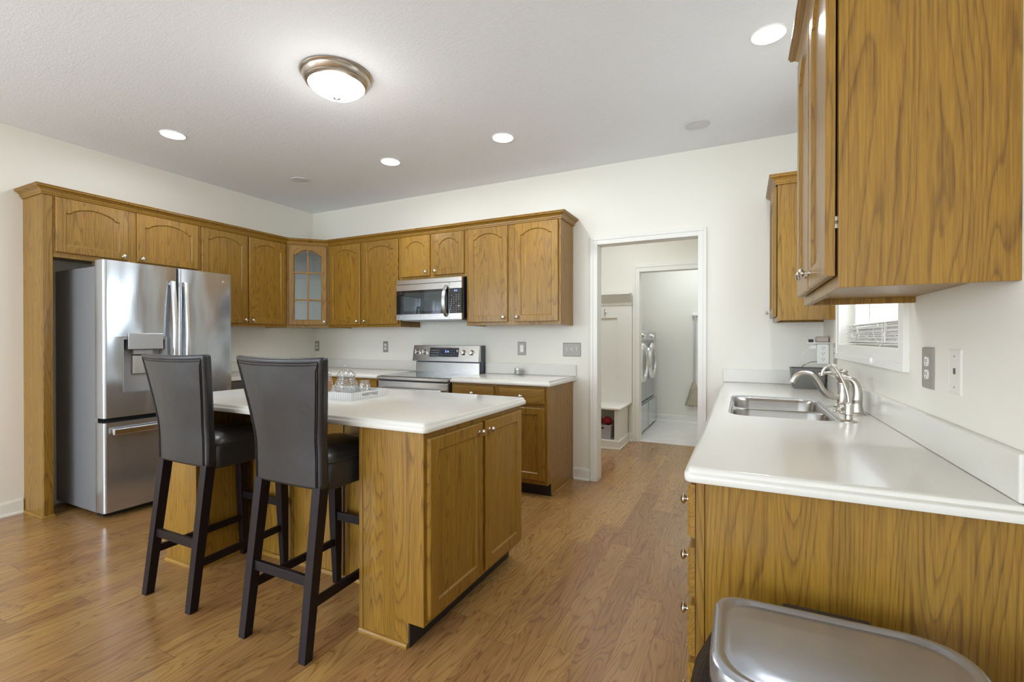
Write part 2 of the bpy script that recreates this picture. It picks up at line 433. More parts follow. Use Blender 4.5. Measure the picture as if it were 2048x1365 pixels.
BASE = [(0, 0), (0.016, 0), (0.016, 0.008), (0.013, 0.085), (0.008, 0.098), (0.0, 0.10)]
def baseboard(name, path, extra=None):
    bm = bmesh.new(); sweep2(bm, path, BASE)
    sweep2(bm, path, [(0.016, 0), (0.028, 0), (0.026, 0.010), (0.016, 0.018)])
    return struct(name, bm, TRIM)
baseboard('baseboard_left', [(XL, 1.448), (XL, YR)])
baseboard('baseboard_back', [(DX0-0.065, YB), (-1.356, YB)])
baseboard('baseboard_back_right', [(-0.10, YB), (DX1+0.065, YB)])
baseboard('baseboard_laundry', [(0.3, LY), (-2.0, LY)])
baseboard('baseboard_hall', [(EX0-0.084, EY), (-1.252, EY)])
# rear windows: white frames in their openings
def window_frame(name, a, b, z0, z1, fixed, axis, nx, nz, label):
    bm = bmesh.new(); f = 0.05; d0, d1 = fixed
    def bx(u0, w0, u1, w1):
        if axis == 'x': box(bm, u0, d0, w0, u1, d1, w1)
        else: box(bm, d0, u0, w0, d1, u1, w1)
    bx(a, z0, a+f, z1); bx(b-f, z0, b, z1); bx(a+f, z0, b-f, z0+f); bx(a+f, z1-f, b-f, z1)
    for i in range(1, nx): u = a+(b-a)*i/nx; bx(u-0.03, z0+f, u+0.03, z1-f)
    for i in range(1, nz): z = z0+(z1-z0)*i/nz; bx(a+f, z-0.012, b-f, z+0.012)
    return struct(name, bm, TRIM, label=label)
window_frame('window_3', -4.2, -1.8, 0.0, 2.32, (YR-0.09, YR-0.05), 'x', 2, 1, 'white patio door frame in the rear wall')
window_frame('window_4', -1.35, -0.05, 0.72, 2.17, (YR-0.09, YR-0.05), 'x', 1, 2, 'white window frame in the rear wall')
window_frame('window_5', -2.6, -0.6, 0.68, 2.22, (XL-0.09, XL-0.05), 'y', 2, 2, 'white window frame in the left wall')

# door casings: profile boards around an opening in the plane y = y0, facing -y
def casing(name, x0, x1, zt, y0, wdt, depth_j, label, th=0.017):
    bm = bmesh.new()
    # stepped casing: thick outer band, thinner inner band
    for (a, b, t) in ((0.0, 0.6, th*0.75), (0.6, 1.0, th)):
        A, B_ = wdt*a, wdt*b
        box(bm, x0-B_, y0-t, 0, x0-A, y0, zt+B_)
        box(bm, x1+A, y0-t, 0, x1+B_, y0, zt+B_)
        box(bm, x0-A, y0-t, zt+A, x1+A, y0, zt+B_)
    # jamb
    box(bm, x0-0.012, y0, 0, x0, y0+depth_j, zt+0.012)
    box(bm, x1, y0, 0, x1+0.012, y0+depth_j, zt+0.012)
    box(bm, x0, y0, zt, x1, y0+depth_j, zt+0.012)
    o = struct(name, bm, TRIM, 0.002, label); return o
casing('door_1', DX0, DX1, DZ, YB, 0.063, T, 'white cased opening from the kitchen to the hall')
casing('door_2', EX0, EX1, EZ, EY, 0.083, T, 'white cased doorway from the hall to the laundry room')

# ------------------------------------------------------------------ sink window
wx = XR
bm = bmesh.new()
for (a, b, t) in ((0.0, 0.65, 0.014), (0.65, 1.0, 0.019)):
    A, B_ = 0.082*a, 0.082*b
    box(bm, wx-t, WY0-B_, WZ0-B_, wx, WY0-A, WZ1+B_); box(bm, wx-t, WY1+A, WZ0-B_, wx, WY1+B_, WZ1+B_)
    box(bm, wx-t, WY0-A, WZ0-B_, wx, WY1+A, WZ0-A); box(bm, wx-t, WY0-A, WZ1+A, wx, WY1+A, WZ1+B_)
win = struct('window_1', bm, TRIM, 0.0015, 'white cased sink window in the right wall')
bm = bmesh.new()
s = 0.028
box(bm, wx+0.07, WY0, WZ0, wx+T, WY0+s, WZ1); box(bm, wx+0.07, WY1-s, WZ0, wx+T, WY1, WZ1)
box(bm, wx+0.07, WY0+s, WZ0, wx+T, WY1-s, WZ0+s); box(bm, wx+0.07, WY0+s, WZ1-s, wx+T, WY1-s, WZ1)
for k in (0.035, 0.012): box(bm, wx+0.07-k*0.4, WY1-s-k, WZ0+s, wx+0.095, WY1-s, WZ1-s)
box(bm, wx+0.08, 3.02, WZ0+s, wx+0.105, 3.05, WZ1-s)
spart(win, 'window_sash', bm, TRIM, 0.001)
spart(win, 'window_glass', bars((wx+0.088, WY0+s, WZ0+s, wx+0.092, WY1-s, WZ1-s)), PANE)
# raised blind: a bunched stack of thin slats above the sill with its tangled cords
bl = Thing('window_blind', 'white slatted blind bunched low in the sink window with tangled cords', 'blind', (wx+0.045, (WY0+WY1)/2, WZ0))
bm = bmesh.new()
for i in range(17):
    z = WZ0+0.008+i*0.0058; t = 0.006*math.sin(i*2.3)
    y1 = WY1-0.05; dz = 0.004*math.sin(i*1.7)
    v = [(wx+0.020+t, WY0+0.01, z), (wx+0.060+t, WY0+0.01, z+0.009), (wx+0.060+t, y1, z+0.009+dz), (wx+0.020+t, y1, z+dz)]
    loft(bm, [v, [(a, b, c+0.0048) for a, b, c in v]])
bl.part('slats', bm, TRIM)
bm = bmesh.new(); rr = random.Random(3)
for k in range(6):
    y = WY0+0.12+k*0.16; pts = [(wx+0.016, y+rr.uniform(-.09, .09), WZ0+0.012+rr.uniform(0, 0.095)) for _ in range(6)]
    tube(bm, smooth_path(pts, 5), 0.0016, 5)
box(bm, wx+0.014, WY0+0.03, WZ0+0.010, wx+0.018, WY1-0.20, WZ0+0.013)
for y in (2.42, 2.46): tube(bm, [(wx+0.012, y, 2.08), (wx+0.012, y+0.004, 1.6), (wx+0.010, y, WZ0+0.02)], 0.0014, 5)
tube(bm, smooth_path([(wx+0.012, 2.46, WZ0+0.02), (wx-0.004, 2.47, WZ0-0.01), (wx-0.022, 2.47, WZ0-0.05)], 4), 0.0014, 5)
bl.part('cords', bm, WHITEP)
bm = bmesh.new(); lathe(bm, [(0.002, 0), (0.007, -0.006), (0.009, -0.022), (0.006, -0.028)], (wx-0.024, 2.47, WZ0-0.045), seg=12)
bl.part('cord_tassel', bm, WHITEP, smooth=True)
bl.part('head_rail', bars((wx+0.012, WY0+0.005, WZ1-0.045, wx+0.06, WY1-0.05, WZ1-0.005)), TRIM)
# outside: white porch boards and rail seen through the pane
SIDING = plain('white_siding', (0.86, 0.87, 0.88), 0.5)
bm = bmesh.new()
for k in range(16): box(bm, 0.66+k*0.19, 9.6, -0.02, 0.66+k*0.19+0.165, 9.63, 3.6)
box(bm, 0.66, 9.63, -0.02, 3.7, 9.65, 3.6)
single('porch_wall', bm, SIDING, 'white boarded porch wall seen outside the sink window', 'wall', (2.2, 9.6, 0))
bm = bmesh.new(); box(bm, 1.30, 4.4, 1.358, 1.38, 9.55, 1.450); box(bm, 1.28, 4.4, 1.450, 1.40, 9.55, 1.472)
for k in range(6): box(bm, 1.31, 4.5+k*1.0, -0.02, 1.37, 4.57+k*1.0, 1.358)
for z in (1.56, 1.66): tube(bm, [(1.34, 4.4, z), (1.34, 9.55, z)], 0.006, 6)
single('porch_rail', bm, SIDING, 'white porch railing with broad flat cap outside the sink window', 'railing', (1.34, 6.5, 0))
struct('ground_outside', bars((XR+T, -1, -0.10, 6.0, 10.5, -0.02)), plain('pale_concrete', (0.55, 0.54, 0.52), 0.8))
# ------------------------------------------------------------------ cabinets
class Frame:
    """local frame: u along the front (to the viewer's right), z up, w outwards into the room"""
    def __init__(s, o, u, n): s.o = Vector(o); s.u = Vector(u).normalized(); s.n = Vector(n).normalized()
    def p(s, u, z, w): q = s.o + s.u*u + s.n*w; return Vector((q.x, q.y, z))
def fbox(bm, F, u0, z0, w0, u1, z1, w1):
    P = [F.p(a, c, b) for (a, b, c) in ((u0,w0,z0),(u1,w0,z0),(u1,w1,z0),(u0,w1,z0),(u0,w0,z1),(u1,w0,z1),(u1,w1,z1),(u0,w1,z1))]
    v = [bm.verts.new(q) for q in P]
    for f in ((0,3,2,1),(4,5,6,7),(0,1,5,4),(1,2,6,5),(2,3,7,6),(3,0,4,7)): bm.faces.new([v[i] for i in f])
def door_rings(u0, z0, u1, z1, st, arch, k=14):
    """matched outer and inner outlines (u, z) of a framed door; arch = rise of the top rail's curve"""
    a0, a1, b0 = u0+st, u1-st, z0+st
    zt = z1-st*0.95; zs = zt-arch
    O = [(u0, z0), (u1, z0), (u1, zs)]; I = [(a0, b0), (a1, b0), (a1, zs)]
    O.append((u1, z1)); I.append((a1, zs))
    if arch:
        sh = (a1-a0)*0.07
        for i in range(k+1):
            t = i/k; u = a1-sh - (a1-a0-2*sh)*t
            h = math.sin(PI*t)**0.75 if 0 < t < 1 else 0.0
            O.append((u, z1)); I.append((u, zs + arch*(0.10+0.90*h) if 0 < t < 1 else zs))
    O += [(u0, z1), (u0, zs)]; I += [(a0, zs), (a0, zs)]
    return O, I
def door_mesh(F, u0, z0, u1, z1, t=0.02, st=0.055, arch=0.045, rec=0.008, glass=False, slope=0.006, w0=0.0):
    bm = bmesh.new()
    O, I = door_rings(u0, z0, u1, z1, st, arch)
    cu, cz = (u0+u1)/2, (z0+z1)/2
    def inset(L, d): return [(u + (d if u < cu else -d), z + (d if z < cz else -d)) for u, z in L]
    rings = [[(u, z, w0) for u, z in O], [(u, z, w0+t-0.005) for u, z in O], [(u, z, w0+t) for u, z in inset(O, 0.005)],
             [(u, z, w0+t) for u, z in I], [(u, z, w0+t-rec) for u, z in inset(I, slope)]]
    if glass: rings.append([(u, z, w0) for u, z in inset(I, slope)])
    V = [[bm.verts.new(F.p(*q)) for q in r] for r in rings]
    n = len(O)
    for a, b in zip(V, V[1:]):
        for i in range(n):
            j = (i+1) % n
            q = [a[i], a[j], b[j], b[i]]
            if (q[0].co-q[1].co).length < 1e-7: q = [a[i], b[j], b[i]]
            elif (q[2].co-q[3].co).length < 1e-7: q = [a[i], a[j], b[i]]
            if (q[0].co-q[-1].co).length < 1e-7: continue
            try: bm.faces.new(q)
            except ValueError: pass
    if glass:
        for i in range(n):
            j = (i+1) % n
            try: bm.faces.new([V[-1][i], V[-1][j], V[0][j], V[0][i]])
            except ValueError: pass
    else:
        bm.faces.new(V[-1]); bm.faces.new(list(reversed(V[0])))
    bmesh.ops.remove_doubles(bm, verts=bm.verts, dist=1e-6)
    return bm
def knob_bm(F, u, z, w):
    bm = bmesh.new(); c = F.p(u, z, w)
    lathe(bm, [(0.009, 0), (0.009, 0.002), (0.0055, 0.006), (0.0055, 0.013), (0.010, 0.017), (0.0155, 0.021), (0.0155, 0.024), (0.011, 0.028), (0.004, 0.030)], c, F.n, 20)
    return bm
def add_door(T_, F, u0, z0, u1, z1, knob, arch=0.045, st=0.055, name='door', w0=0.0, rec=0.008):
    d = T_.part(name, door_mesh(F, u0, z0, u1, z1, st=st, arch=arch, w0=w0, rec=rec), OAKZ)
    if knob: T_.part('knob', knob_bm(F, knob[0], knob[1], w0+0.02), KNOBM, d, smooth=True)
    return d
def wall_cab_body(F, u0, u1, z0, z1, dep, lip=0.018, mid=None):
    bm = bmesh.new(); s = 0.018
    fbox(bm, F, u0, z0, -dep, u0+s, z1, -0.019); fbox(bm, F, u1-s, z0, -dep, u1, z1, -0.019)
    fbox(bm, F, u0+s, z0+lip, -dep, u1-s, z0+lip+0.015, -0.019)          # bottom panel, set up behind the rail
    fbox(bm, F, u0+s, z1-0.015, -dep, u1-s, z1, -0.019)
    fbox(bm, F, u0+s, z0+lip+0.015, -dep, u1-s, z1-0.015, -dep+0.008)
    # face frame
    fbox(bm, F, u0, z0, -0.019, u0+0.040, z1, 0); fbox(bm, F, u1-0.040, z0, -0.019, u1, z1, 0)
    fbox(bm, F, u0+0.040, z0, -0.019, u1-0.040, z0+0.040, 0); fbox(bm, F, u0+0.040, z1-0.030, -0.019, u1-0.040, z1, 0)
    if mid: fbox(bm, F, mid-0.038, z0+0.040, -0.019, mid+0.038, z1-0.030, 0)
    return bm
FL = Frame((FX, 0, 0), (0, 1, 0), (1, 0, 0))         # left wall: u = +y
FB = Frame((0, FY, 0), (1, 0, 0), (0, -1, 0))        # back wall: u = +x
FR = Frame((XR-0.315, 0, 0), (0, -1, 0), (-1, 0, 0)) # right wall: u = -y
DEP = 0.315
YP = 1.455                                            # front face of the tall fridge panel (its side faces the camera)
# tall panel beside the fridge
tp = Thing('tall_end_panel', 'tall narrow oak panel standing left of the refrigerator', 'panel', (XL+0.16, YP+0.02, 0))
tp.part('side_panel', bars((XL, YP, 0.0, FX-0.019, YP+0.018, ZT)), OAKZ, bevel=0.001)
tp.part('face_stile', bars((FX-0.019, YP, 0.0, FX, YP+0.052, ZT)), OAKZ, bevel=0.002)
bm = bmesh.new(); sweep2(bm, [(XL, YP), (FX, YP), (FX, YP+0.055)][::-1], [(0, 0.0), (0.014, 0), (0.013, 0.008), (0.008, 0.016), (0, 0.019)])
tp.part('shoe_moulding', bm, OAKX)
FZ0 = 1.822
c1 = Thing('fridge_wall_cabinet', 'short oak wall cabinet with two arched doors above the refrigerator', 'cabinet', (FX-0.15, 2.0, FZ0))
c1.part('body', wall_cab_body(FL, YP+0.053, 2.487, FZ0, ZT, DEP, mid=1.977), OAKZ, bevel=0.001)
add_door(c1, FL, 1.516, FZ0+0.035, 1.948, ZT-0.008, (1.948-0.035, FZ0+0.062), arch=0.050)
add_door(c1, FL, 2.006, FZ0+0.035, 2.472, ZT-0.008, (2.006+0.035, FZ0+0.062), arch=0.050)
c2 = Thing('left_wall_cabinet', 'tall oak wall cabinet with two arched doors between refrigerator and glass corner cabinet', 'cabinet', (FX-0.15, 2.93, ZU))
c2.part('body', wall_cab_body(FL, 2.488, YB-0.61, ZU, ZT, DEP, mid=2.937), OAKZ, bevel=0.001)
add_door(c2, FL, 2.500, ZU+0.028, 2.928, ZT-0.008, (2.900, ZU+0.063))
add_door(c2, FL, 2.946, ZU+0.028, 3.350, ZT-0.008, (2.976, ZU+0.063))
# small wood blocks standing on top of the refrigerator opening edge
c3 = Thing('back_wall_cabinet', 'oak wall cabinet with two arched doors between the glass corner cabinet and the microwave', 'cabinet', (-3.55, FY+0.15, ZU))
c3.part('body', wall_cab_body(FB, XL+0.61, -3.046, ZU, ZT, DEP, mid=-3.548), OAKZ, bevel=0.001)
add_door(c3, FB, -4.010, ZU+0.028, -3.566, ZT-0.008, (-3.600, ZU+0.063))
add_door(c3, FB, -3.530, ZU+0.028, -3.066, ZT-0.008, (-3.497, ZU+0.063))
c4 = Thing('microwave_wall_cabinet', 'short oak wall cabinet with two small arched doors directly above the microwave', 'cabinet', (-2.67, FY+0.15, FZ0))
c4.part('body', wall_cab_body(FB, -3.045, -2.276, FZ0, ZT, DEP, mid=-2.657), OAKZ, bevel=0.001)
add_door(c4, FB, -3.026, FZ0+0.028, -2.680, ZT-0.008, (-2.722, FZ0+0.068), arch=0.05)
add_door(c4, FB, -2.634, FZ0+0.028, -2.298, ZT-0.008, (-2.612, FZ0+0.068), arch=0.05)
c5 = Thing('doorway_wall_cabinet', 'large oak wall cabinet with two arched doors nearest the hall doorway', 'cabinet', (-1.8, FY+0.15, ZU))
c5.part('body', wall_cab_body(FB, -2.275, -1.358, ZU, ZT, DEP, mid=-1.813), OAKZ, bevel=0.001)
add_door(c5, FB, -2.250, ZU+0.028, -1.850, ZT-0.008, (-1.885, ZU+0.067))
add_door(c5, FB, -1.776, ZU+0.028, -1.378, ZT-0.008, (-1.760+0.008, ZU+0.067))
# diagonal corner cabinet with a glazed door
A0 = Vector((FX, YB-0.61, 0)); A1 = Vector((XL+0.61, FY, 0))
U = (A1-A0); LEN = U.length; NN = Vector((U.y, -U.x, 0)).normalized()
FC = Frame(A0, U, NN)
cc = Thing('corner_wall_cabinet', 'diagonal corner wall cabinet with six pane arched glass door', 'cabinet', (XL+0.3, YB-0.3, ZU))
bm = bmesh.new()
plan = [(XL, YB-0.61), (FX-0.012, YB-0.61), (XL+0.61, FY+0.012), (XL+0.61, YB), (XL, YB)]
for z, h in ((ZU+0.018, 0.016), (1.66, 0.012), (1.945, 0.012), (ZT-0.016, 0.016)):
    loft(bm, [[(a, b, z) for a, b in plan], [(a, b, z+h) for a, b in plan]])
box(bm, XL, YB-0.61, ZU, FX-0.012, YB-0.595, ZT); box(bm, XL+0.595, FY+0.012, ZU, XL+0.61, YB, ZT)
box(bm, XL, YB-0.60, ZU, XL+0.008, YB, ZT); box(bm, XL, YB-0.008, ZU, XL+0.60, YB, ZT)
cc.part('body', bm, plain('pale_cabinet_lining', (0.60, 0.60, 0.55), 0.5))
bm = bmesh.new(); ff = 0.028
fbox(bm, FC, 0, ZU, -0.019, ff, ZT, 0); fbox(bm, FC, LEN-ff, ZU, -0.019, LEN, ZT, 0)
fbox(bm, FC, ff, ZU, -0.019, LEN-ff, ZU+0.038, 0); fbox(bm, FC, ff, ZT-0.03, -0.019, LEN-ff, ZT, 0)
cc.part('face_frame', bm, OAKZ, bevel=0.001)
du0, du1, dz0, dz1 = 0.020, LEN-0.020, ZU+0.028, ZT-0.008
d = cc.part('door', door_mesh(FC, du0, dz0, du1, dz1, arch=0.055, st=0.050, glass=True), OAKZ)
bm = bmesh.new(); um = (du0+du1)/2
fbox(bm, FC, um-0.008, dz0+0.045, 0.004, um+0.008, dz1-0.045, 0.016)
for z in (1.662, 1.952): fbox(bm, FC, du0+0.045, z-0.008, 0.004, du1-0.045, z+0.008, 0.0155)
cc.part('muntins', bm, OAKZ, d, bevel=0.002)
bm = bmesh.new(); fbox(bm, FC, du0+0.045, dz0+0.045, 0.001, du1-0.045, dz1-0.040, 0.004)
cc.part('glass', bm, PANEC, d)
cc.part('knob', knob_bm(FC, du1-0.028, ZU+0.063, 0.02), KNOBM, d, smooth=True)

# crown moulding
CROWN = [(-0.004, -0.002), (0.010, -0.002), (0.012, 0.006), (0.016, 0.010), (0.019, 0.022), (0.028, 0.033), (0.041, 0.040), (0.045, 0.043), (0.045, 0.050), (0.050, 0.053), (0.050, 0.058), (-0.004, 0.058)]
def crown(name, path, label, mat, z=ZT):
    bm = bmesh.new(); sweep2(bm, path, [(-d, z+h) for d, h in CROWN])
    xs = sum(p[0] for p in path)/len(path); ys = sum(p[1] for p in path)/len(path)
    return single(name, bm, mat, label, 'moulding', (xs, ys, z))
crown('crown_moulding', [(XL+0.004, YP), (FX, YP), (FX, YB-0.61), (XL+0.61, FY), (-1.358, FY), (-1.358, YB-0.001)], 'long oak crown moulding wrapping the left and back wall cabinets', OAKX)

# right wall cabinets
RY0, RY1 = 1.333, 2.012
r1 = Thing('near_right_wall_cabinet', 'large two door oak wall cabinet above the near end of the right worktop', 'cabinet', (XR-0.15, 1.67, ZU))
r1.part('body', wall_cab_body(FR, -RY1, -RY0, ZU, ZT, DEP, lip=0.020, mid=-RY0-0.341), OAKZ, bevel=0.001)
add_door(r1, FR, -RY0-0.335, ZU+0.030, -RY0-0.012, ZT-0.008, (-RY0-0.305, ZU+0.075), w0=0.005)
add_door(r1, FR, -RY1+0.012, ZU+0.030, -RY0-0.347, ZT-0.008, (-RY0-0.378, ZU+0.075), w0=0.005)
for zc in (ZU+0.16, ZT-0.15):
    r1.part('hinge', bars((XR-0.3198, RY0+0.022, zc-0.014, XR-0.3152, RY0+0.050, zc-0.004), (XR-0.3198, RY0+0.022, zc+0.004, XR-0.3152, RY0+0.050, zc+0.014), (XR-0.3165, RY0+0.030, zc-0.014, XR-0.3152, RY0+0.050, zc+0.014)), NICKEL)
crown('crown_moulding', [(XR-0.002, RY0), (XR-0.315, RY0), (XR-0.315, RY1), (XR-0.002, RY1)][::-1], 'oak crown moulding on the near right wall cabinet', OAKY)
r2 = Thing('far_right_wall_cabinet', 'single door oak wall cabinet in the far right corner beyond the sink window', 'cabinet', (XR-0.15, 3.74, ZU))
r2.part('body', wall_cab_body(FR, -YB+0.001, -3.499, ZU, ZT, DEP), OAKZ, bevel=0.001)
add_door(r2, FR, -YB+0.022, ZU+0.030, -3.499-0.014, ZT-0.008, (-YB+0.052, ZU+0.070), w0=0.004)
crown('crown_moulding', [(XR-0.002, 3.499), (XR-0.315, 3.499), (XR-0.315, YB-0.001)][::-1], 'oak crown moulding on the far right corner wall cabinet', OAKY)

# ------------------------------------------------------------------ base cabinets
ZB = 0.874
def base_body(F, u0, u1, dep, z1=ZB, kick=0.10, rec=0.075):
    bm = bmesh.new()
    fbox(bm, F, u0, kick, -dep, u1, z1, 0)
    fbox(bm, F, u0, 0, -dep, u1, kick, -rec)
    return bm
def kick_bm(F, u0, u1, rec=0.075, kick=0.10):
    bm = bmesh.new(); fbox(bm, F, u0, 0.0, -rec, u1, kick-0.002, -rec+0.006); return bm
FBB = Frame((0, YB-0.61, 0), (1, 0, 0), (0, -1, 0))
b1 = Thing('doorway_base_cabinet', 'oak base cabinet with two drawers over two doors between range and hall doorway', 'cabinet', (-1.8, YB-0.3, 0))
b1.part('body', base_body(FBB, -2.244, -1.358, 0.609), OAKZ, bevel=0.0015)
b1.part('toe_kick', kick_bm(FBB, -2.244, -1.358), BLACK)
for a, b in ((-2.232, -1.826), (-1.778, -1.378)):
    bm = door_mesh(FBB, a, 0.732, b, 0.855, st=0.010, arch=0, rec=-0.002, slope=0.004)
    dr = b1.part('drawer', bm, OAKX)
    b1.part('knob', knob_bm(FBB, (a+b)/2, 0.792, 0.022), KNOBM, dr, smooth=True)
add_door(b1, FBB, -2.232, 0.135, -1.826, 0.704, (-1.862, 0.650), arch=0)
add_door(b1, FBB, -1.778, 0.135, -1.378, 0.704, (-1.745, 0.650), arch=0)
bm = bmesh.new(); sweep2(bm, [(-1.358, YB-0.018), (-1.358, YB-0.535)], [(0.0, 0.0), (0.014, 0), (0.013, 0.008), (0.008, 0.016), (0, 0.019)])
b1.part('shoe_moulding', bm, OAKY)
b2 = Thing('range_left_base_cabinet', 'oak base cabinet left of the range, mostly hidden behind the island', 'cabinet', (-3.5, YB-0.3, 0))
b2.part('body', base_body(FBB, XL+0.612, -3.050, 0.609), OAKZ, bevel=0.0015)
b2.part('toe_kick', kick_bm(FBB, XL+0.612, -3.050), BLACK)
b2.part('drawer', door_mesh(FBB, -3.95, 0.732, -3.53, 0.855, st=0.010, arch=0, rec=-0.002, slope=0.004), OAKX)
b2.part('drawer', door_mesh(FBB, -3.49, 0.732, -3.07, 0.855, st=0.010, arch=0, rec=-0.002, slope=0.004), OAKX)
add_door(b2, FBB, -3.95, 0.135, -3.53, 0.704, (-3.56, 0.650), arch=0)
add_door(b2, FBB, -3.49, 0.135, -3.07, 0.704, (-3.46, 0.650), arch=0)
FLB = Frame((XL+0.61, 0, 0), (0, 1, 0), (1, 0, 0))
b3 = Thing('corner_base_cabinet', 'oak base cabinet in the left back corner under the worktop', 'cabinet', (XL+0.3, 3.5, 0))
b3.part('body', base_body(FLB, 3.150, YB-0.001, 0.609), OAKZ, bevel=0.0015)
dw = Thing('dishwasher', 'dark grey dishwasher under the worktop right of the refrigerator', 'dishwasher', (XL+0.3, 2.85, 0))
dw.part('cabinet', bars((XL+0.03, 2.548, 0.10, XL+0.60, 3.146, 0.870), (XL+0.03, 2.548, 0.0, XL+0.53, 3.146, 0.10)), DARKGREY)
dwd = dw.part('door', bars((XL+0.60, 2.550, 0.11, XL+0.625, 3.144, 0.79)), STEELD, bevel=0.004)
dw.part('control_panel', bars((XL+0.60, 2.550, 0.795, XL+0.622, 3.144, 0.868)), STEELD, bevel=0.004)
dw.part('handle', bars((XL+0.625, 2.60, 0.735, XL+0.655, 3.09, 0.757)), STEELD, dwd, bevel=0.006)

# right base run (drawer fronts face -x)
XS, YS = -0.138, 1.277
FRB = Frame((-0.108, 0, 0), (0, -1, 0), (-1, 0, 0))
b4 = Thing('near_drawer_base_cabinet', 'oak base cabinet with four stacked drawers nearest the camera on the right', 'cabinet', (0.2, 1.6, 0))
y0 = 1.305
bm = base_body(FRB, -1.80, -y0-0.019, 0.607)
fbox(bm, FRB, -y0-0.019, 0.0, -0.6255, -y0, ZB, -0.0215)       # end panel
fbox(bm, FRB, -y0-0.019, 0.10, -0.0215, -y0, ZB, 0)            # face frame edge
b4.part('body', bm, OAKZ, bevel=0.0012)
b4.part('end_stile', bars((-0.1085, y0-0.004, 0.0, -0.088, y0, ZB)), OAKZ, bevel=0.001)
for z0, z1, zk in ((0.716, 0.858, 0.784), (0.559, 0.690, 0.623), (0.402, 0.536, 0.468), (0.135, 0.383, 0.240)):
    dr = b4.part('drawer', door_mesh(FRB, -1.775, z0, -y0-0.018, z1, st=0.010, arch=0, rec=-0.002, slope=0.004, t=0.017, w0=0.004), OAKY)
    b4.part('knob', knob_bm(FRB, -1.43, zk, 0.022), KNOBM, dr, smooth=True)
    b4.part('knob', knob_bm(FRB, -1.68, zk, 0.022), KNOBM, dr, smooth=True)
b5 = Thing('sink_base_cabinet', 'oak sink base cabinet under the right worktop', 'cabinet', (0.2, 2.9, 0))
bm = bmesh.new()
fbox(bm, FRB, -3.983, 0.10, -0.607, -1.801, 0.60, 0); fbox(bm, FRB, -3.983, 0.60, -0.019, -1.801, ZB, 0)
fbox(bm, FRB, -3.983, 0, -0.607, -1.801, 0.10, -0.075)
fbox(bm, FRB, -1.820, 0.60, -0.607, -1.801, ZB, -0.019)
b5.part('body', bm, OAKZ)
for k in range(4):
    u0 = -3.95+k*0.535
    add_door(b5, FRB, u0, 0.135, u0+0.50, 0.70, (u0+0.46, 0.65), arch=0)
    b5.part('drawer', door_mesh(FRB, u0, 0.725, u0+0.50, 0.858, st=0.010, arch=0, rec=-0.002, slope=0.004), OAKY)

# ------------------------------------------------------------------ worktops
EDGE = [(0.010, ZB), (0.002, ZB+0.003), (0.0, ZB+0.009), (0.0, ZB+0.019), (0.002, ZB+0.0235), (0.007, ZB+0.026), (0.008, ZB+0.028), (0.0095, ZB+0.0335), (0.013, ZB+0.038), (0.019, ZK)]
EDGE = [(d, z if z < ZK else ZK) for d, z in EDGE]
def top_thing(name, label, loc): return Thing(name, label, 'worktop', loc)
# back right
t1 = top_thing('worktop', 'white worktop right of the range with a glass candle on it', (-1.8, YB-0.3, ZB))
bm = bmesh.new()
slab(bm, round_corners([(-2.246, YB-0.001), (-2.246, YB-0.637), (-1.327, YB-0.637), (-1.327, YB-0.001)], [0, 0, 0.012, 0]), EDGE)
t1.part('slab', bm, TOP, smooth=True)
t1.part('backsplash', bars((-2.246, YB-0.020, ZK, -1.327, YB-0.001, ZK+0.1)), TOP, bevel=0.003)
# back left, L shaped
t2 = top_thing('worktop', 'white L shaped worktop in the left back corner, left of the range', (XL+0.6, YB-0.5, ZB))
bm = bmesh.new()
slab(bm, [(XL+0.001, 2.535), (XL+0.637, 2.535), (XL+0.637, YB-0.637), (-3.049, YB-0.637), (-3.049, YB-0.001), (XL+0.001, YB-0.001)], EDGE)
t2.part('slab', bm, TOP, smooth=True)
t2.part('backsplash', bars((XL+0.020, YB-0.020, ZK, -3.049, YB-0.001, ZK+0.1), (XL+0.001, 2.535, ZK, XL+0.020, YB-0.001, ZK+0.1)), TOP, bevel=0.003)
# right with sink cut-out
SX0, SX1, SY0, SY1 = -0.058, 0.368, 2.252, 3.065
t3 = top_thing('worktop', 'long white worktop on the right holding the double sink', (0.19, 2.6, ZB))
bm = bmesh.new()
hole = rrect(SX0, SY0, SX1, SY1, 0.085, 8)
slab(bm, round_corners([(XS, YS), (XR-0.001, YS), (XR-0.001, YB-0.001), (XS, YB-0.001)], [0.03, 0, 0, 0]), EDGE, [hole])
t3.part('slab', bm, TOP, smooth=True)
bm = bmesh.new()
box(bm, XR-0.020, YS+0.012, ZK, XR-0.001, YB-0.001, ZK+0.1); box(bm, XS+0.002, YB-0.020, ZK, XR-0.020, YB-0.001, ZK+0.1)
t3.part('backsplash', bm, TOP, bevel=0.004)
# sink
sk = Thing('double_sink', 'stainless steel double bowl sink set under the right worktop', 'sink', ((SX0+SX1)/2, (SY0+SY1)/2, 0.70))
bm = bmesh.new()
zr, zf = ZK-0.010, ZK-0.021          # rim just under the worktop surface; lower divider between the bowls
def ringv(L, z): return [bm.verts.new((x, y, z)) for x, y in L]
def bridge(a, b):
    for i in range(len(a)):
        j = (i+1) % len(a); bm.faces.new((a[i], a[j], b[j], b[i]))
o0 = ringv(rrect(SX0-0.002, SY0-0.002, SX1+0.002, SY1+0.002, 0.087, 8), zr)
o1 = ringv(rrect(SX0+0.008, SY0+0.008, SX1-0.008, SY1-0.008, 0.080, 8), zr)
o2 = ringv(rrect(SX0+0.012, SY0+0.012, SX1-0.012, SY1-0.012, 0.078, 8), zr-0.005)
o3 = ringv(rrect(SX0+0.014, SY0+0.014, SX1-0.014, SY1-0.014, 0.077, 8), zf)
bridge(o0, o1); bridge(o1, o2); bridge(o2, o3)
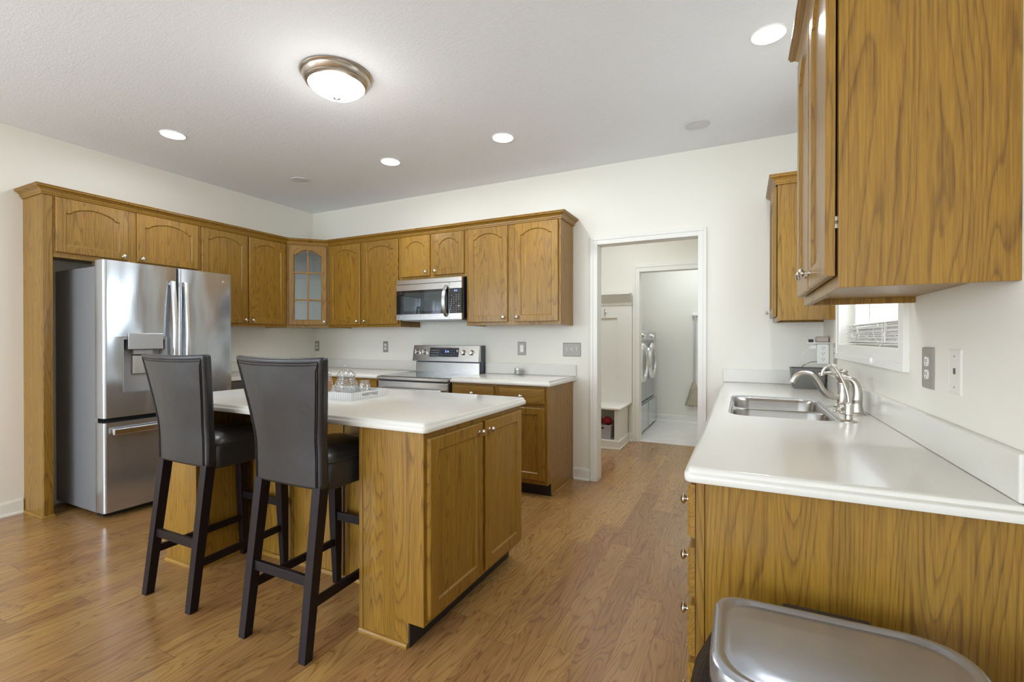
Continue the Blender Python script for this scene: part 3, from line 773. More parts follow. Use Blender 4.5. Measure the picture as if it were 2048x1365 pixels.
b_ = [rrect(SX0+0.0155, SY0+0.0155, SX1-0.0155, 2.640, 0.075, 8), rrect(SX0+0.0155, 2.662, SX1-0.0155, SY1-0.0155, 0.075, 8)]
tri = [o3]
for L in b_:
    prev = ringv(L, zf)
    tri.append(prev)
    cx = sum(p[0] for p in L)/len(L); cy = sum(p[1] for p in L)/len(L)
    for dz, s_ in ((0.006, 0.985), (0.10, 0.965), (0.130, 0.93), (0.140, 0.86), (0.146, 0.3)):
        cur = ringv([(cx+(x-cx)*s_, cy+(y-cy)*s_) for x, y in L], zf-dz)
        bridge(prev, cur); prev = cur
    bm.faces.new(prev)
flat = [v for L in tri for v in L]
for a, b, c in tessellate_polygon([[v.co.copy() for v in L] for L in tri]): bm.faces.new((flat[a], flat[b], flat[c]))
sk.part('basin', bm, steel('sink_steel', (0.44, 0.43, 0.41), 0.24, 0), smooth=True)
for L in b_:
    cx = sum(p[0] for p in L)/len(L); cy = sum(p[1] for p in L)/len(L)
    bm = bmesh.new(); lathe(bm, [(0.045, 0.0), (0.045, 0.003), (0.030, 0.003), (0.028, -0.004)], (cx, cy, zf-0.1455), seg=24)
    sk.part('drain', bm, NICKEL, smooth=True)
# ------------------------------------------------------------------ island
IX0, IX1, IY0, IY1 = -2.990, -1.130, 1.497, 2.385
PX1, PX2, RY = -2.636, -1.462, 1.790
isl = Thing('kitchen_island', 'oak kitchen island with knee space and white top in the middle of the floor', 'island', ((IX0+IX1)/2, 1.95, 0))
bm = bmesh.new()
# three carcass blocks above the toe kicks
box(bm, IX0, IY0, 0.10, PX1, IY1, ZB); box(bm, PX2, IY0, 0.10, IX1, IY1, ZB); box(bm, PX1, RY, 0.10, PX2, IY1, ZB)
box(bm, IX0+0.075, IY0, 0.0, PX1, IY1, 0.10); box(bm, PX2, IY0, 0.0, IX1-0.075, IY1, 0.10); box(bm, PX1, RY, 0.0, PX2, IY1-0.075, 0.10)
isl.part('body', bm, OAKZ)
# corner beads and battens of the panelled knee space
isl.part('corner_bead', bars((PX2-0.004, IY0-0.004, 0.0, PX2+0.016, IY0+0.012, ZB-0.002)), OAKZ, bevel=0.003)
isl.part('corner_bead', bars((PX1-0.012, IY0-0.004, 0.0, PX1+0.004, IY0+0.012, ZB-0.002)), OAKZ, bevel=0.003)
for xx in (-2.25, -1.87):
    isl.part('batten', bars((xx-0.011, RY-0.006, 0.0, xx+0.011, RY, ZB-0.002)), OAKZ, bevel=0.002)
isl.part('batten', bars((PX1, RY-0.014, 0.0, PX1+0.014, RY, ZB-0.002)), OAKZ, bevel=0.003)
bm = bmesh.new()
SH = [(0, 0.0), (-0.014, 0), (-0.013, 0.008), (-0.008, 0.016), (0, 0.019)]
sweep2(bm, [(IX1-0.077, IY0), (PX2, IY0)][::-1], SH)
sweep2(bm, [(IX0+0.077, IY0), (PX1, IY0), (PX1, RY), (PX2, RY)], SH)
isl.part('shoe_moulding', bm, OAKX, smooth=False)
bm = bmesh.new(); box(bm, IX1-0.075, IY0+0.001, 0.001, IX1-0.068, IY1-0.001, 0.098)
box(bm, IX1-0.076, IY0+0.0015, 0.001, IX1-0.010, IY0+0.004, 0.0) if False else None
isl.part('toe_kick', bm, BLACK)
FI = Frame((IX1, 0, 0), (0, 1, 0), (1, 0, 0))
add_door(isl, FI, 1.515, 0.122, 1.938, 0.848, (1.902, 0.806), arch=0, st=0.058)
add_door(isl, FI, 1.966, 0.122, 2.372, 0.848, (1.996, 0.804), arch=0, st=0.058)
FI2 = Frame((IX0, 0, 0), (0, -1, 0), (-1, 0, 0))
add_door(isl, FI2, -1.938, 0.122, -1.515, 0.848, (-1.90, 0.806), arch=0, st=0.058)
add_door(isl, FI2, -2.372, 0.122, -1.966, 0.848, (-2.00, 0.804), arch=0, st=0.058)
t4 = top_thing('island_worktop', 'white rectangular worktop lying on the kitchen island', ((IX0+IX1)/2, 1.95, ZB))
bm = bmesh.new()
slab(bm, round_corners([(IX0-0.015, 1.470), (-1.100, 1.470), (-1.100, 2.425), (IX0-0.015, 2.425)], [0.03]*4), EDGE)
t4.part('slab', bm, TOP, smooth=True)

# tray with jars on the island
def tray():
    x0, x1, y0, y1 = -2.42, -1.862, 1.845, 2.125; z = ZK
    M = N('grey_white_inlay'); tc = M.n('ShaderNodeTexCoord').outputs['Object']
    sp = M.n('ShaderNodeSeparateXYZ'); M.put(sp.inputs[0], tc)
    s_ = M.math('ADD', sp.outputs[0], sp.outputs[1])
    st = M.math('GREATER_THAN', M.math('FRACT', M.math('MULTIPLY', s_, 75.0)), 0.45)
    M.set(color=M.mix(st, (0.50, 0.50, 0.50), (0.80, 0.80, 0.79)), rough=0.3)
    t = Thing('serving_tray', 'grey and white striped tray with cut-out handles on the island', 'tray', ((x0+x1)/2, (y0+y1)/2, z))
    th = 0.012; h = 0.042
    t.part('base', bars((x0, y0, z, x1, y1, z+0.006)), M.m)
    bm = bmesh.new()
    box(bm, x0, y0, z+0.006, x1, y0+th, z+h); box(bm, x0, y1-th, z+0.006, x1, y1, z+h)
    for a in (x0, x1-th):
        ym = (y0+y1)/2
        box(bm, a, y0+th, z+0.006, a+th, ym-0.065, z+h); box(bm, a, ym+0.065, z+0.006, a+th, y1-th, z+h)
        box(bm, a, ym-0.065, z+0.006, a+th, ym+0.065, z+0.013); box(bm, a, ym-0.065, z+h-0.008, a+th, ym+0.065, z+h)
    t.part('rim', bm, M.m, bevel=0.0015)
    return z+0.0062
tz = tray()
def jar(cx, cy, r, h, label, lid=True, name='glass_jar', fill=None):
    t = Thing(name, label, 'jar', (cx, cy, tz))
    bm = bmesh.new(); seg = 40
    prof = [(r*0.60, 0.0), (r*0.72, h*0.03), (r*0.90, h*0.20), (r*1.0, h*0.42), (r*0.98, h*0.58), (r*0.88, h*0.74), (r*0.76, h*0.84), (r*0.76, h*0.95), (r*0.80, h)]
    fine = []
    for (a, b), (c, d) in zip(prof, prof[1:]):
        for k in range(4):
            t_ = k/4; hh = b+(d-b)*t_
            fine.append((a+(c-a)*t_ + 0.0012*math.sin(hh*900), hh))
    fine.append(prof[-1])
    inner = [(max(0.002, a-0.004), max(b, 0.005)) for a, b in fine][::-1]
    lathe(bm, fine+inner+[(0.001, 0.005)], (cx, cy, tz), seg=seg, cap0=True, cap1=True)
    t.part('jar_body', bm, JARG, smooth=True)
    if lid:
        bm = bmesh.new(); L = tz+h+0.001
        lathe(bm, [(r*0.84, 0), (r*0.84, 0.006), (r*0.66, 0.020), (r*0.40, 0.034), (r*0.14, 0.041), (r*0.11, 0.048), (r*0.26, 0.055), (r*0.26, 0.060), (r*0.12, 0.068), (0.002, 0.072)], (cx, cy, L), seg=32)
        t.part('lid', bm, JARG, smooth=True)
    if fill:
        bm = bmesh.new(); lathe(bm, [(r*0.55, 0.006), (r*0.84, h*0.22), (r*0.90, h*0.42), (r*0.80, h*0.66), (0.01, h*0.66)], (cx, cy, tz), seg=24)
        t.part('filling', bm, fill, smooth=True)
    return t
jar(-2.090, 2.030, 0.066, 0.108, 'ribbed clear glass jar with pointed lid in the middle of the tray')
jar(-1.968, 2.050, 0.034, 0.085, 'small open clear glass jar at the right behind the ribbed lidded jar', lid=False)
jar(-2.262, 2.040, 0.036, 0.115, 'narrow glass jar with an orange filling beside the stool back', fill=plain('orange_filling', (0.72, 0.30, 0.08), 0.6))

# ------------------------------------------------------------------ bar stools
def stool(cx, label):
    """built at the origin: x centred, rear of the back towards -y, feet at y 1.255 and 1.745"""
    t = Thing('bar_stool', label, 'stool', (cx, 1.50, 0), 'dark leather bar stools along the island')
    hw = 0.198
    def P(x, y, z): return (cx+x, y, z)
    # legs
    def leg(x0, x1, top, bot, zt, w0=0.040, w1=0.034):
        bm = bmesh.new(); rings = []
        for (x, y, z, w_) in ((x1, bot[0], 0.0, w1), ((x0+x1)/2, (top[0]+bot[0])/2, zt*0.5, w0), (x0, top[0], zt, w0+0.004)):
            rings.append([P(x-w_/2, y-w_/2, z), P(x+w_/2, y-w_/2, z), P(x+w_/2, y+w_/2, z), P(x-w_/2, y+w_/2, z)])
        loft(bm, rings); return bm
    for sx in (-1, 1):
        t.part('leg', leg(sx*(hw-0.024), sx*(hw-0.019), (1.335,), (1.255,), 0.66, 0.042, 0.038), ESPRESSO, bevel=0.002)
        t.part('leg', leg(sx*(hw-0.030), sx*(hw-0.026), (1.722,), (1.742,), 0.64, 0.044, 0.030), ESPRESSO, bevel=0.002)
    # stretchers
    def bar(a, b, h, w_):
        bm = bmesh.new(); a = Vector(P(*a)); b = Vector(P(*b)); d = (b-a).normalized(); s_ = d.cross(Vector((0, 0, 1))).normalized()*w_/2; u = Vector((0, 0, h/2))
        loft(bm, [[q-s_-u, q+s_-u, q+s_+u, q-s_+u] for q in (a, b)]); return bm
    for sx in (-1, 1):
        t.part('stretcher', bar((sx*(hw-0.020), 1.285, 0.205), (sx*(hw-0.030), 1.722, 0.215), 0.034, 0.018), ESPRESSO, bevel=0.0015)
    t.part('stretcher', bar((-hw+0.035, 1.289, 0.292), (hw-0.035, 1.289, 0.292), 0.040, 0.018), ESPRESSO, bevel=0.0015)
    t.part('stretcher', bar((-hw+0.040, 1.726, 0.352), (hw-0.040, 1.726, 0.352), 0.040, 0.018), ESPRESSO, bevel=0.0015)
    # seat: rounded upholstered box with a domed top
    bm = bmesh.new(); rings = []
    S0, S1 = 1.345, 1.765
    def ring(z, ins, dome=0.0):
        return [P(x, y, z) for x, y in rrect(-hw+ins, S0+ins, hw-ins, S1-ins, 0.045, 6)]
    for z, ins in ((0.628, 0.010), (0.634, 0.002), (0.66, 0.0), (0.715, 0.0), (0.738, 0.005), (0.756, 0.018), (0.772, 0.045), (0.784, 0.085), (0.790, 0.130)):
        rings.append(ring(z, ins))
    loft(bm, rings)
    seat = t.part('seat', bm, LEATHER, smooth=True)
    bm = bmesh.new(); tube(bm, [Vector(p) for p in ring(0.742, 0.004)] + [Vector(ring(0.742, 0.004)[0])], 0.0035, 6)
    t.part('piping', bm, LEATHER, seat, smooth=True)
    # back: flared upholstered shell, curved in plan
    NU, NZ = 16, 18
    Z0, Z1 = 0.643, 1.170
    def half(z):
        s_ = (z-Z0)/(Z1-Z0); e = max(0.0, (s_-0.36)/0.64)
        return 0.200 + 0.060*e**1.15 + 0.002*math.sin(s_*PI)
    def ymid(z):
        s_ = (z-Z0)/(Z1-Z0)
        return 1.312 - 0.002*s_ - 0.070*max(0, s_-0.25)**1.4
    def back_pt(u, z, side):     # side 0 = rear face, 1 = front face
        hwz = half(z); s_ = (z-Z0)/(Z1-Z0)
        bow = 0.028*(1-u*u)*(0.25+0.75*min(1, s_*1.4))
        zz = z
        if s_ > 0.9: zz = z + 0.006*abs(u)**3
        y = ymid(z) - bow
        th = 0.046 - 0.006*s_
        r_ = min(1.0, (1-abs(u))/0.10)
        if side: y += th
        return P(u*hwz, y, zz)
    bm = bmesh.new(); rings = []
    for k in range(NZ+1):
        z = Z0 + (Z1-Z0)*k/NZ
        rear = [back_pt(-1+2*i/NU, z, 0) for i in range(NU+1)]
        front = [back_pt(1-2*i/NU, z, 1) for i in range(NU+1)]
        rings.append(rear+front)
    loft(bm, rings)
    bk = t.part('backrest', bm, LEATHER, smooth=True, bevel=0.012, seg=3)
    # double welt seam on the rear face, near the edge
    for d, zt in ((0.016, 0.020), (0.024, 0.030)):
        bm = bmesh.new(); pts = []
        def on(u, z):
            q = back_pt(u, z, 0); return Vector((q[0], q[1]-0.0012, q[2]))
        for k in range(13): z = Z0+0.012+(Z1-zt-Z0-0.032)*k/12; pts.append(on(-1+d/half(z), z))
        for k in range(0, 13): pts.append(on((-1+0.07)+(1.86)*k/12, Z1-zt))
        for k in range(13): z = Z1-zt-0.020-(Z1-zt-Z0-0.032)*k/12; pts.append(on(1-d/half(z), z))
        tube(bm, smooth_path(pts, 2), 0.0022, 6)
        t.part('seam', bm, ESPRESSO, bk, smooth=True)
    return t.root
st = stool(-1.688, 'nearer dark leather bar stool, tucked beside the right oak end of the island')
copy_tree(st, (-2.428, 1.50, 0), 'dark leather bar stool further left, in front of the refrigerator')

# ------------------------------------------------------------------ refrigerator
def logo_mark(T_, parent, o, U_, Nn, s_, mat):
    """round badge with two letters, as on the appliances"""
    o = Vector(o); U_ = Vector(U_); Nn = Vector(Nn)
    bm = bmesh.new(); lathe(bm, [(s_*0.50, 0), (s_*0.50, 0.0006), (s_*0.46, 0.0008)], o+U_*(s_*0.5)+Vector((0, 0, s_*0.5)), Nn, 24)
    T_.part('badge', bm, mat, parent)
    rz = math.atan2(U_.y, U_.x)
    T_.text('badge_letters', 'LG', s_*1.15, o+U_*(s_*1.25)+Nn*0.0006+Vector((0, 0, s_*0.10)), (PI/2, 0, rz), mat, parent)
CHROME = plain('bright_chrome_mark', (0.85, 0.85, 0.86), 0.15, metal=1.0)
NICKELG = plain('satin_grey_metal', (0.50, 0.51, 0.53), 0.28, metal=0.85)
fr = Thing('refrigerator', 'stainless french door refrigerator with ice dispenser', 'refrigerator', (-4.3, 2.06, 0))
X0, XD, XF = -4.625, -4.005, -3.895
FY0, FY1 = 1.614, 2.510
fr.part('case', bars((X0, FY0+0.012, 0.035, XD-0.006, FY1-0.012, 1.752)), FSIDE, bevel=0.004)
fr.part('feet', bars((XD-0.09, FY0+0.04, 0.0, XD-0.03, FY0+0.10, 0.036), (XD-0.09, FY1-0.10, 0.0, XD-0.03, FY1-0.04, 0.036), (X0+0.05, FY0+0.05, 0.0, X0+0.1, FY1-0.05, 0.036)), BLACK)
fr.part('base_grille', bars((XD-0.02, FY0+0.03, 0.012, XD+0.03, FY1-0.03, 0.048)), BLACK)
fr.part('gasket', bars((XD-0.006, FY0+0.015, 0.06, XD, FY1-0.015, 1.77)), BLACK)
fr.part('hinge_cover', bars((XD-0.10, FY0+0.02, 1.752, XD+0.05, FY0+0.075, 1.785)), STEEL, bevel=0.006)
fr.part('hinge_cover', bars((XD-0.10, FY1-0.075, 1.752, XD+0.05, FY1-0.02, 1.785)), STEEL, bevel=0.006)
YM = 2.085; DZ0, DZ1 = 0.700, 1.789
def door_with_hole(x0, x1, y0, y1, z0, z1, h, bulge=0.0):
    """slab with a rectangular recess h=(ya,yb,za,zb,depth)"""
    bm = bmesh.new(); ya, yb, za, zb, dp = h
    box(bm, x0, y0, z0, x1, ya, z1); box(bm, x0, yb, z0, x1, y1, z1); box(bm, x0, ya, z0, x1, yb, za); box(bm, x0, ya, zb, x1, yb, z1)
    box(bm, x0, ya, za, x1-dp, yb, zb)
    bmesh.ops.remove_doubles(bm, verts=bm.verts, dist=1e-6)
    return bm
def bulged_door(y0, y1, z0, z1, dpt=0.006, hole=None):
    """door slab with a softly rounded vertical edge profile"""
    bm = bmesh.new()
    prof = [(XD, y0), (XD+0.085, y0), (XF-0.010, y0+0.003), (XF-0.003, y0+0.010), (XF, y0+0.022), (XF, y1-0.022), (XF-0.003, y1-0.010), (XF-0.010, y1-0.003), (XD+0.085, y1), (XD, y1)]
    loft(bm, [[(a, b, z) for a, b in prof] for z in (z0, z1)])
    return bm
hy0, hy1, hz0, hz1 = 1.724, 1.999, 0.868, 1.262
bm = bmesh.new()
def cyl_edge(bm, y0, y1, z0, z1, left, right):
    pl = [(XD, y0), (XD+0.085, y0), (XF-0.010, y0+0.003), (XF-0.003, y0+0.010), (XF, y0+0.022)] if left else [(XD, y0), (XF, y0)]
    pr = [(XF, y1-0.022), (XF-0.003, y1-0.010), (XF-0.010, y1-0.003), (XD+0.085, y1), (XD, y1)] if right else [(XF, y1), (XD, y1)]
    loft(bm, [[(a, b, z) for a, b in pl+pr] for z in (z0, z1)])
cyl_edge(bm, FY0, hy0, hz0, hz1, True, False); cyl_edge(bm, hy1, YM-0.004, hz0, hz1, False, True)
cyl_edge(bm, FY0, YM-0.004, DZ0, hz0, True, True); cyl_edge(bm, FY0, YM-0.004, hz1, DZ1, True, True)
box(bm, XD, hy0, hz0, XD+0.03, hy1, hz1)
ld = fr.part('door', bm, STEELF, smooth=True)
rd = fr.part('door', bulged_door(YM+0.004, FY1, DZ0, DZ1), STEELF, smooth=True)
fz = fr.part('freezer_drawer', bulged_door(FY0, FY1, 0.050, 0.668), STEELF, smooth=True)
# dispenser
bm = bmesh.new()
box(bm, XD+0.031, hy0+0.001, hz0, XD+0.036, hy1-0.001, hz1-0.001); box(bm, XD+0.036, hy0+0.001, hz0+0.002, XF-0.001, hy0+0.008, hz1-0.002)
box(bm, XD+0.036, hy1-0.008, hz0+0.002, XF-0.001, hy1-0.001, hz1-0.002); box(bm, XD+0.036, hy0+0.008, hz1-0.02, XF-0.002, hy1-0.008, hz1-0.002)
ds = fr.part('ice_dispenser', bm, GREYP, ld, label='grey recessed ice and water dispenser')
fr.part('dispenser_housing', bars((XD+0.04, hy0+0.030, hz0+0.304, XF+0.014, hy1-0.024, hz0+0.419)), NICKELG, ld, bevel=0.003)
fr.part('dispenser_nozzle', bars((XD+0.06, 1.80, hz0+0.265, XF-0.015, 1.925, hz0+0.303)), GREYP, ld, bevel=0.008)
fr.part('dispenser_lever', bars((XD+0.036, 1.81, 0.99, XD+0.052, 1.915, 1.13)), STEEL, ld, bevel=0.006)
# handles: tall bowed bars
def bow_handle(yc, z0, z1, w_=0.036, out=0.062, th=0.016):
    bm = bmesh.new(); n = 16; rings = []
    for i in range(n+1):
        t_ = i/n; z = z0+(z1-z0)*t_; s_ = math.sin(PI*t_)**0.9 if 0 < t_ < 1 else 0
        xo = XF + 0.026 + (out-0.026)*s_
        rings.append([(xo-th, yc-w_/2, z), (xo, yc-w_/2+0.004, z), (xo+0.002, yc, z), (xo, yc+w_/2-0.004, z), (xo-th, yc+w_/2, z)])
    loft(bm, rings); return bm
def fridge_handle(yc):
    bm = bow_handle(yc, 0.790, 1.685)
    for z in (0.800, 1.655): box(bm, XF-0.001, yc-0.013, z, XF+0.018, yc+0.013, z+0.022)
    return bm
fr.part('handle', fridge_handle(2.040), STEELH, ld, smooth=True, bevel=0.002)
fr.part('handle', fridge_handle(2.130), STEELH, rd, smooth=True, bevel=0.002)
bm = bmesh.new()
box(bm, XF+0.028, 1.652, 0.585, XF+0.052, 2.470, 0.628); box(bm, XF-0.001, 1.665, 0.592, XF+0.029, 1.700, 0.622); box(bm, XF-0.001, 2.425, 0.592, XF+0.029, 2.460, 0.622)
fr.part('handle', bm, STEELH, fz, bevel=0.005)
logo_mark(fr, rd, (XF+0.0004, 2.425, 1.712), (0, 1, 0), (1, 0, 0), 0.020, CHROME)
# ------------------------------------------------------------------ range
RX0, RX1, RYF = -3.043, -2.252, YB-0.660
rg = Thing('range', 'stainless electric range with black glass cooktop and raised control panel', 'stove', (-2.65, YB-0.33, 0))
rg.part('body', bars((RX0+0.004, RYF+0.045, 0.02, RX1-0.004, YB-0.03, 0.872)), DARKGREY)
rg.part('cooktop_frame', bars((RX0, RYF, 0.874, RX1, YB-0.085, 0.902)), STEELX, bevel=0.005)
ck = rg.part('cooktop', bars((RX0+0.018, RYF+0.028, 0.902, RX1-0.018, YB-0.095, 0.9065)), plain('glass_cooktop', (0.05, 0.046, 0.04), 0.08, coat=0.7, coatr=0.03))
bm = bmesh.new()
for cx, cy, r in ((-2.85, YB-0.50, 0.10), (-2.45, YB-0.50, 0.115), (-2.85, YB-0.24, 0.075), (-2.45, YB-0.24, 0.085)):
    for rr_ in (r, r*0.62):
        lathe(bm, [(rr_-0.002, 0), (rr_-0.002, 0.0003), (rr_, 0.0003), (rr_, 0)], (cx, cy, 0.9066), seg=36, cap0=False, cap1=False)
rg.part('burner_rings', bm, plain('burner_print', (0.22, 0.22, 0.22), 0.4), ck)
od = rg.part('oven_door', bars((RX0+0.006, RYF+0.012, 0.235, RX1-0.006, RYF+0.045, 0.862)), STEELX, bevel=0.005)
rg.part('oven_window', bars((RX0+0.10, RYF+0.009, 0.34, RX1-0.10, RYF+0.013, 0.70)), BLACKG, od)
bm = bmesh.new(); tube(bm, [(RX0+0.04, RYF-0.035, 0.795), (RX1-0.04, RYF-0.035, 0.795)], 0.013, 12)
box(bm, RX0+0.05, RYF-0.03, 0.787, RX0+0.075, RYF+0.012, 0.803); box(bm, RX1-0.075, RYF-0.03, 0.787, RX1-0.05, RYF+0.012, 0.803)
rg.part('handle', bm, STEELX, od, smooth=True)
rg.part('storage_drawer', bars((RX0+0.006, RYF+0.012, 0.05, RX1-0.006, RYF+0.045, 0.225)), STEELX, bevel=0.005)
# back guard
rg.part('riser', bars((RX0+0.018, YB-0.100, 0.903, RX1-0.018, YB-0.070, 1.012)), STEELX, bevel=0.003)
rg.part('back_housing', bars((RX0+0.006, YB-0.070, 0.903, RX1-0.004, YB-0.004, 1.180)), plain('blue_grey_metal', (0.10, 0.11, 0.13), 0.4, metal=0.6), bevel=0.002)
bm = bmesh.new(); px0, px1 = RX0-0.004, RX1-0.010
loft(bm, [[(px0, YB-0.132, 1.022), (px1, YB-0.132, 1.022), (px1, YB-0.075, 1.022), (px0, YB-0.075, 1.022)],
          [(px0, YB-0.104, 1.182), (px1, YB-0.104, 1.182), (px1, YB-0.072, 1.182), (px0, YB-0.072, 1.182)]])
cp = rg.part('control_panel', bm, STEELX, bevel=0.003)
SL = math.atan2(0.028, 0.160)
def on_panel(x, z, out=0.0): return Vector((x, YB-0.132+(z-1.022)*0.175-out*math.cos(SL), z+out*math.sin(SL)))
PN = Vector((0, -math.cos(SL), math.sin(SL)))
bm = bmesh.new(); a, b = -2.838, -2.492
loft(bm, [[on_panel(a, 1.068, -0.002), on_panel(b, 1.068, -0.002), on_panel(b, 1.158, -0.002), on_panel(a, 1.158, -0.002)],
          [on_panel(a, 1.068, 0.0012), on_panel(b, 1.068, 0.0012), on_panel(b, 1.158, 0.0012), on_panel(a, 1.158, 0.0012)]])
rg.part('display_panel', bm, BLACKG, cp)
rg.text('clock_digits', '2:16', 0.028, on_panel(-2.655, 1.112, 0.0015), (PI/2-SL, 0, 0), BLUE, cp)
bm = bmesh.new()
def dash(x, z, w_, h=0.0028):
    loft(bm, [[on_panel(x, z, e), on_panel(x+w_, z, e), on_panel(x+w_, z+h, e), on_panel(x, z+h, e)] for e in (0.0013, 0.0017)])
for r_ in range(3):
    for c_ in range(5): dash(-2.825+c_*0.021, 1.082+r_*0.024, 0.013, 0.004)
for c_ in range(5): dash(-2.700+c_*0.022, 1.088, 0.010)
for r_ in range(3):
    for c_ in range(3): dash(-2.590+c_*0.022, 1.088+r_*0.020, 0.008)
dash(-2.520, 1.118, 0.020, 0.020)
rg.part('key_legends', bm, KEY, cp)
for kx in (-2.994, -2.905, -2.438, -2.346):
    bm = bmesh.new(); lathe(bm, [(0.027, 0), (0.027, 0.004), (0.024, 0.006), (0.023, 0.028), (0.020, 0.032), (0.003, 0.033)], on_panel(kx, 1.112), PN, 28)
    kb = rg.part('knob', bm, KNOBM, cp, smooth=True)
    bm = bmesh.new(); q = on_panel(kx, 1.112, 0.033); box(bm, q.x-0.004, q.y-0.004, q.z-0.020, q.x+0.004, q.y+0.002, q.z+0.020)
    rg.part('knob_grip', bm, KNOBM, kb, bevel=0.002)
logo_mark(rg, cp, on_panel(-3.025, 1.034, 0.0005), (1, 0, 0), PN, 0.013, CHROME)

# ------------------------------------------------------------------ microwave
MX0, MX1, MY, MZ0, MZ1 = -3.043, -2.2895, YB-0.380, 1.428, 1.817
mw = Thing('microwave', 'stainless over the range microwave with black door glass', 'microwave', (-2.67, YB-0.2, MZ0))
mw.part('case', bars((MX0+0.003, MY+0.03, MZ0+0.004, MX1, YB-0.002, MZ1)), plain('dark_case', (0.025, 0.024, 0.03), 0.25, metal=0.4), bevel=0.002)
mw.part('vent_panel', bars((MX0, MY, 1.772, MX1-0.002, MY+0.03, MZ1)), STEELX, bevel=0.003)
md = mw.part('door', bars((MX0, MY, 1.712, -2.430, MY+0.03, 1.770), (MX0, MY, MZ0, -2.430, MY+0.03, 1.483), (MX0, MY+0.004, 1.483, -2.430, MY+0.03, 1.712)), STEELX, bevel=0.001)
mw.part('door_glass', bars((MX0+0.001, MY-0.001, 1.484, -2.432, MY+0.004, 1.711)), BLACKG, md)
mw.part('window_screen', bars((MX0+0.09, MY-0.0018, 1.512, -2.50, MY-0.001, 1.690)), plain('tinted_window', (0.03, 0.04, 0.045), 0.04, coat=1.0, coatr=0.01), md)
ctl = mw.part('control_panel', bars((-2.427, MY, 1.712, MX1-0.002, MY+0.03, 1.770), (-2.427, MY, MZ0, MX1-0.002, MY+0.03, 1.483)), STEELX, bevel=0.001)
mw.part('touch_panel', bars((-2.427, MY-0.0005, 1.4835, MX1-0.003, MY+0.03, 1.7115)), BLACKG, ctl)
mw.text('clock_digits', '2:16', 0.020, (-2.372, MY-0.0012, 1.684), (PI/2, 0, 0), BLUE, ctl)
bm = bmesh.new()
for r_ in range(9):
    for c_ in range(4):
        if (r_*4+c_) % 5 == 3: continue
        box(bm, -2.405+c_*0.026, MY-0.0012, 1.495+r_*0.019, -2.397+c_*0.026, MY-0.0006, 1.4985+r_*0.019)
box(bm, -2.330, MY-0.0012, 1.545, -2.312, MY-0.0006, 1.556)
mw.part('key_legends', bm, KEY, ctl)
bm = bmesh.new(); rings = []
for i in range(15):
    t_ = i/14; z = 1.452+(1.745-1.452)*t_; s_ = math.sin(PI*t_)**0.6 if 0 < t_ < 1 else 0
    yo = MY-0.004-0.052*s_; xc = -2.458
    rings.append([(xc-0.018, yo+0.012, z), (xc-0.016, yo, z), (xc+0.016, yo, z), (xc+0.018, yo+0.012, z)])
loft(bm, rings)
mw.part('handle', bm, STEELH, md, smooth=True, bevel=0.001)
mw.part('underside_vent', bars((MX0+0.03, MY+0.05, MZ0-0.006, MX1-0.03, YB-0.05, MZ0+0.004)), plain('grey_filter', (0.4, 0.4, 0.4), 0.4, metal=0.7))
logo_mark(mw, md, (MX0+0.035, MY-0.0004, 1.447), (1, 0, 0), (0, -1, 0), 0.016, CHROME)

# ------------------------------------------------------------------ ceiling lights
UNLIT = plain('unlit_lens', (0.62, 0.63, 0.65), 0.35)
def can_light(x, y, lit, label, r=0.083):
    t = Thing('recessed_light', label, 'ceiling light', (x, y, ZC-0.01), 'round recessed ceiling lights')
    bm = bmesh.new(); lathe(bm, [(r*0.92, 0.0), (r, 0.0), (r, -0.004), (r*0.97, -0.006), (r*0.90, -0.005), (r*0.88, 0.0)], (x, y, ZC-0.0005), seg=36, cap0=False, cap1=False)
    t.part('trim_ring', bm, WHITEP if lit else UNLIT, smooth=True)
    bm = bmesh.new()
    if lit: lathe(bm, [(r*0.90, 0.0), (r*0.90, -0.005), (r*0.5, -0.008), (0.001, -0.009)], (x, y, ZC-0.001), seg=36, cap0=False)
    else: lathe(bm, [(r*0.90, 0.0), (r*0.88, -0.002), (r*0.3, -0.0045), (0.001, -0.005)], (x, y, ZC-0.001), seg=36, cap0=False)
    t.part('lens', bm, BULB if lit else UNLIT, smooth=True)
    if lit:
        l = bpy.data.lights.new('can_light_beam', 'AREA'); l.shape = 'DISK'; l.size = r*1.5; l.energy = CAN_W; l.color = (0.91, 0.95, 1.0); l.spread = 3.1
        o = bpy.data.objects.new('can_light_beam', l); col.objects.link(o); o.parent = t.root; o.location = (0, 0, -0.006)
CAN_W = 7.0
can_light(-3.762, 1.982, True, 'lit recessed light nearest the refrigerator')
can_light(-2.680, 3.099, True, 'lit recessed light above the range')
can_light(-1.608, 3.103, True, 'lit recessed light near the doorway end of the back cabinets')
can_light(0.112, 2.633, True, 'large bright recessed light above the sink at top right')
can_light(-3.756, 3.088, False, 'unlit recessed light near the left back corner', 0.085)
can_light(-0.290, 3.526, False, 'unlit recessed light near the ceiling edge above the hall doorway', 0.085)
dx, dy = -2.083, 1.955
dm = Thing('flush_ceiling_lamp', 'round nickel flush mount lamp with glowing alabaster bowl', 'ceiling light', (dx, dy, ZC-0.02))
bm = bmesh.new(); lathe(bm, [(0.195, 0.0), (0.197, -0.006), (0.192, -0.012), (0.183, -0.016), (0.186, -0.024), (0.176, -0.040), (0.168, -0.046), (0.170, -0.052), (0.160, -0.060), (0.154, -0.062), (0.150, -0.050)], (dx, dy, ZC-0.0005), seg=64, cap1=False)
dm.part('ring', bm, NICKEL, smooth=True)
bm = bmesh.new(); R_ = 0.155
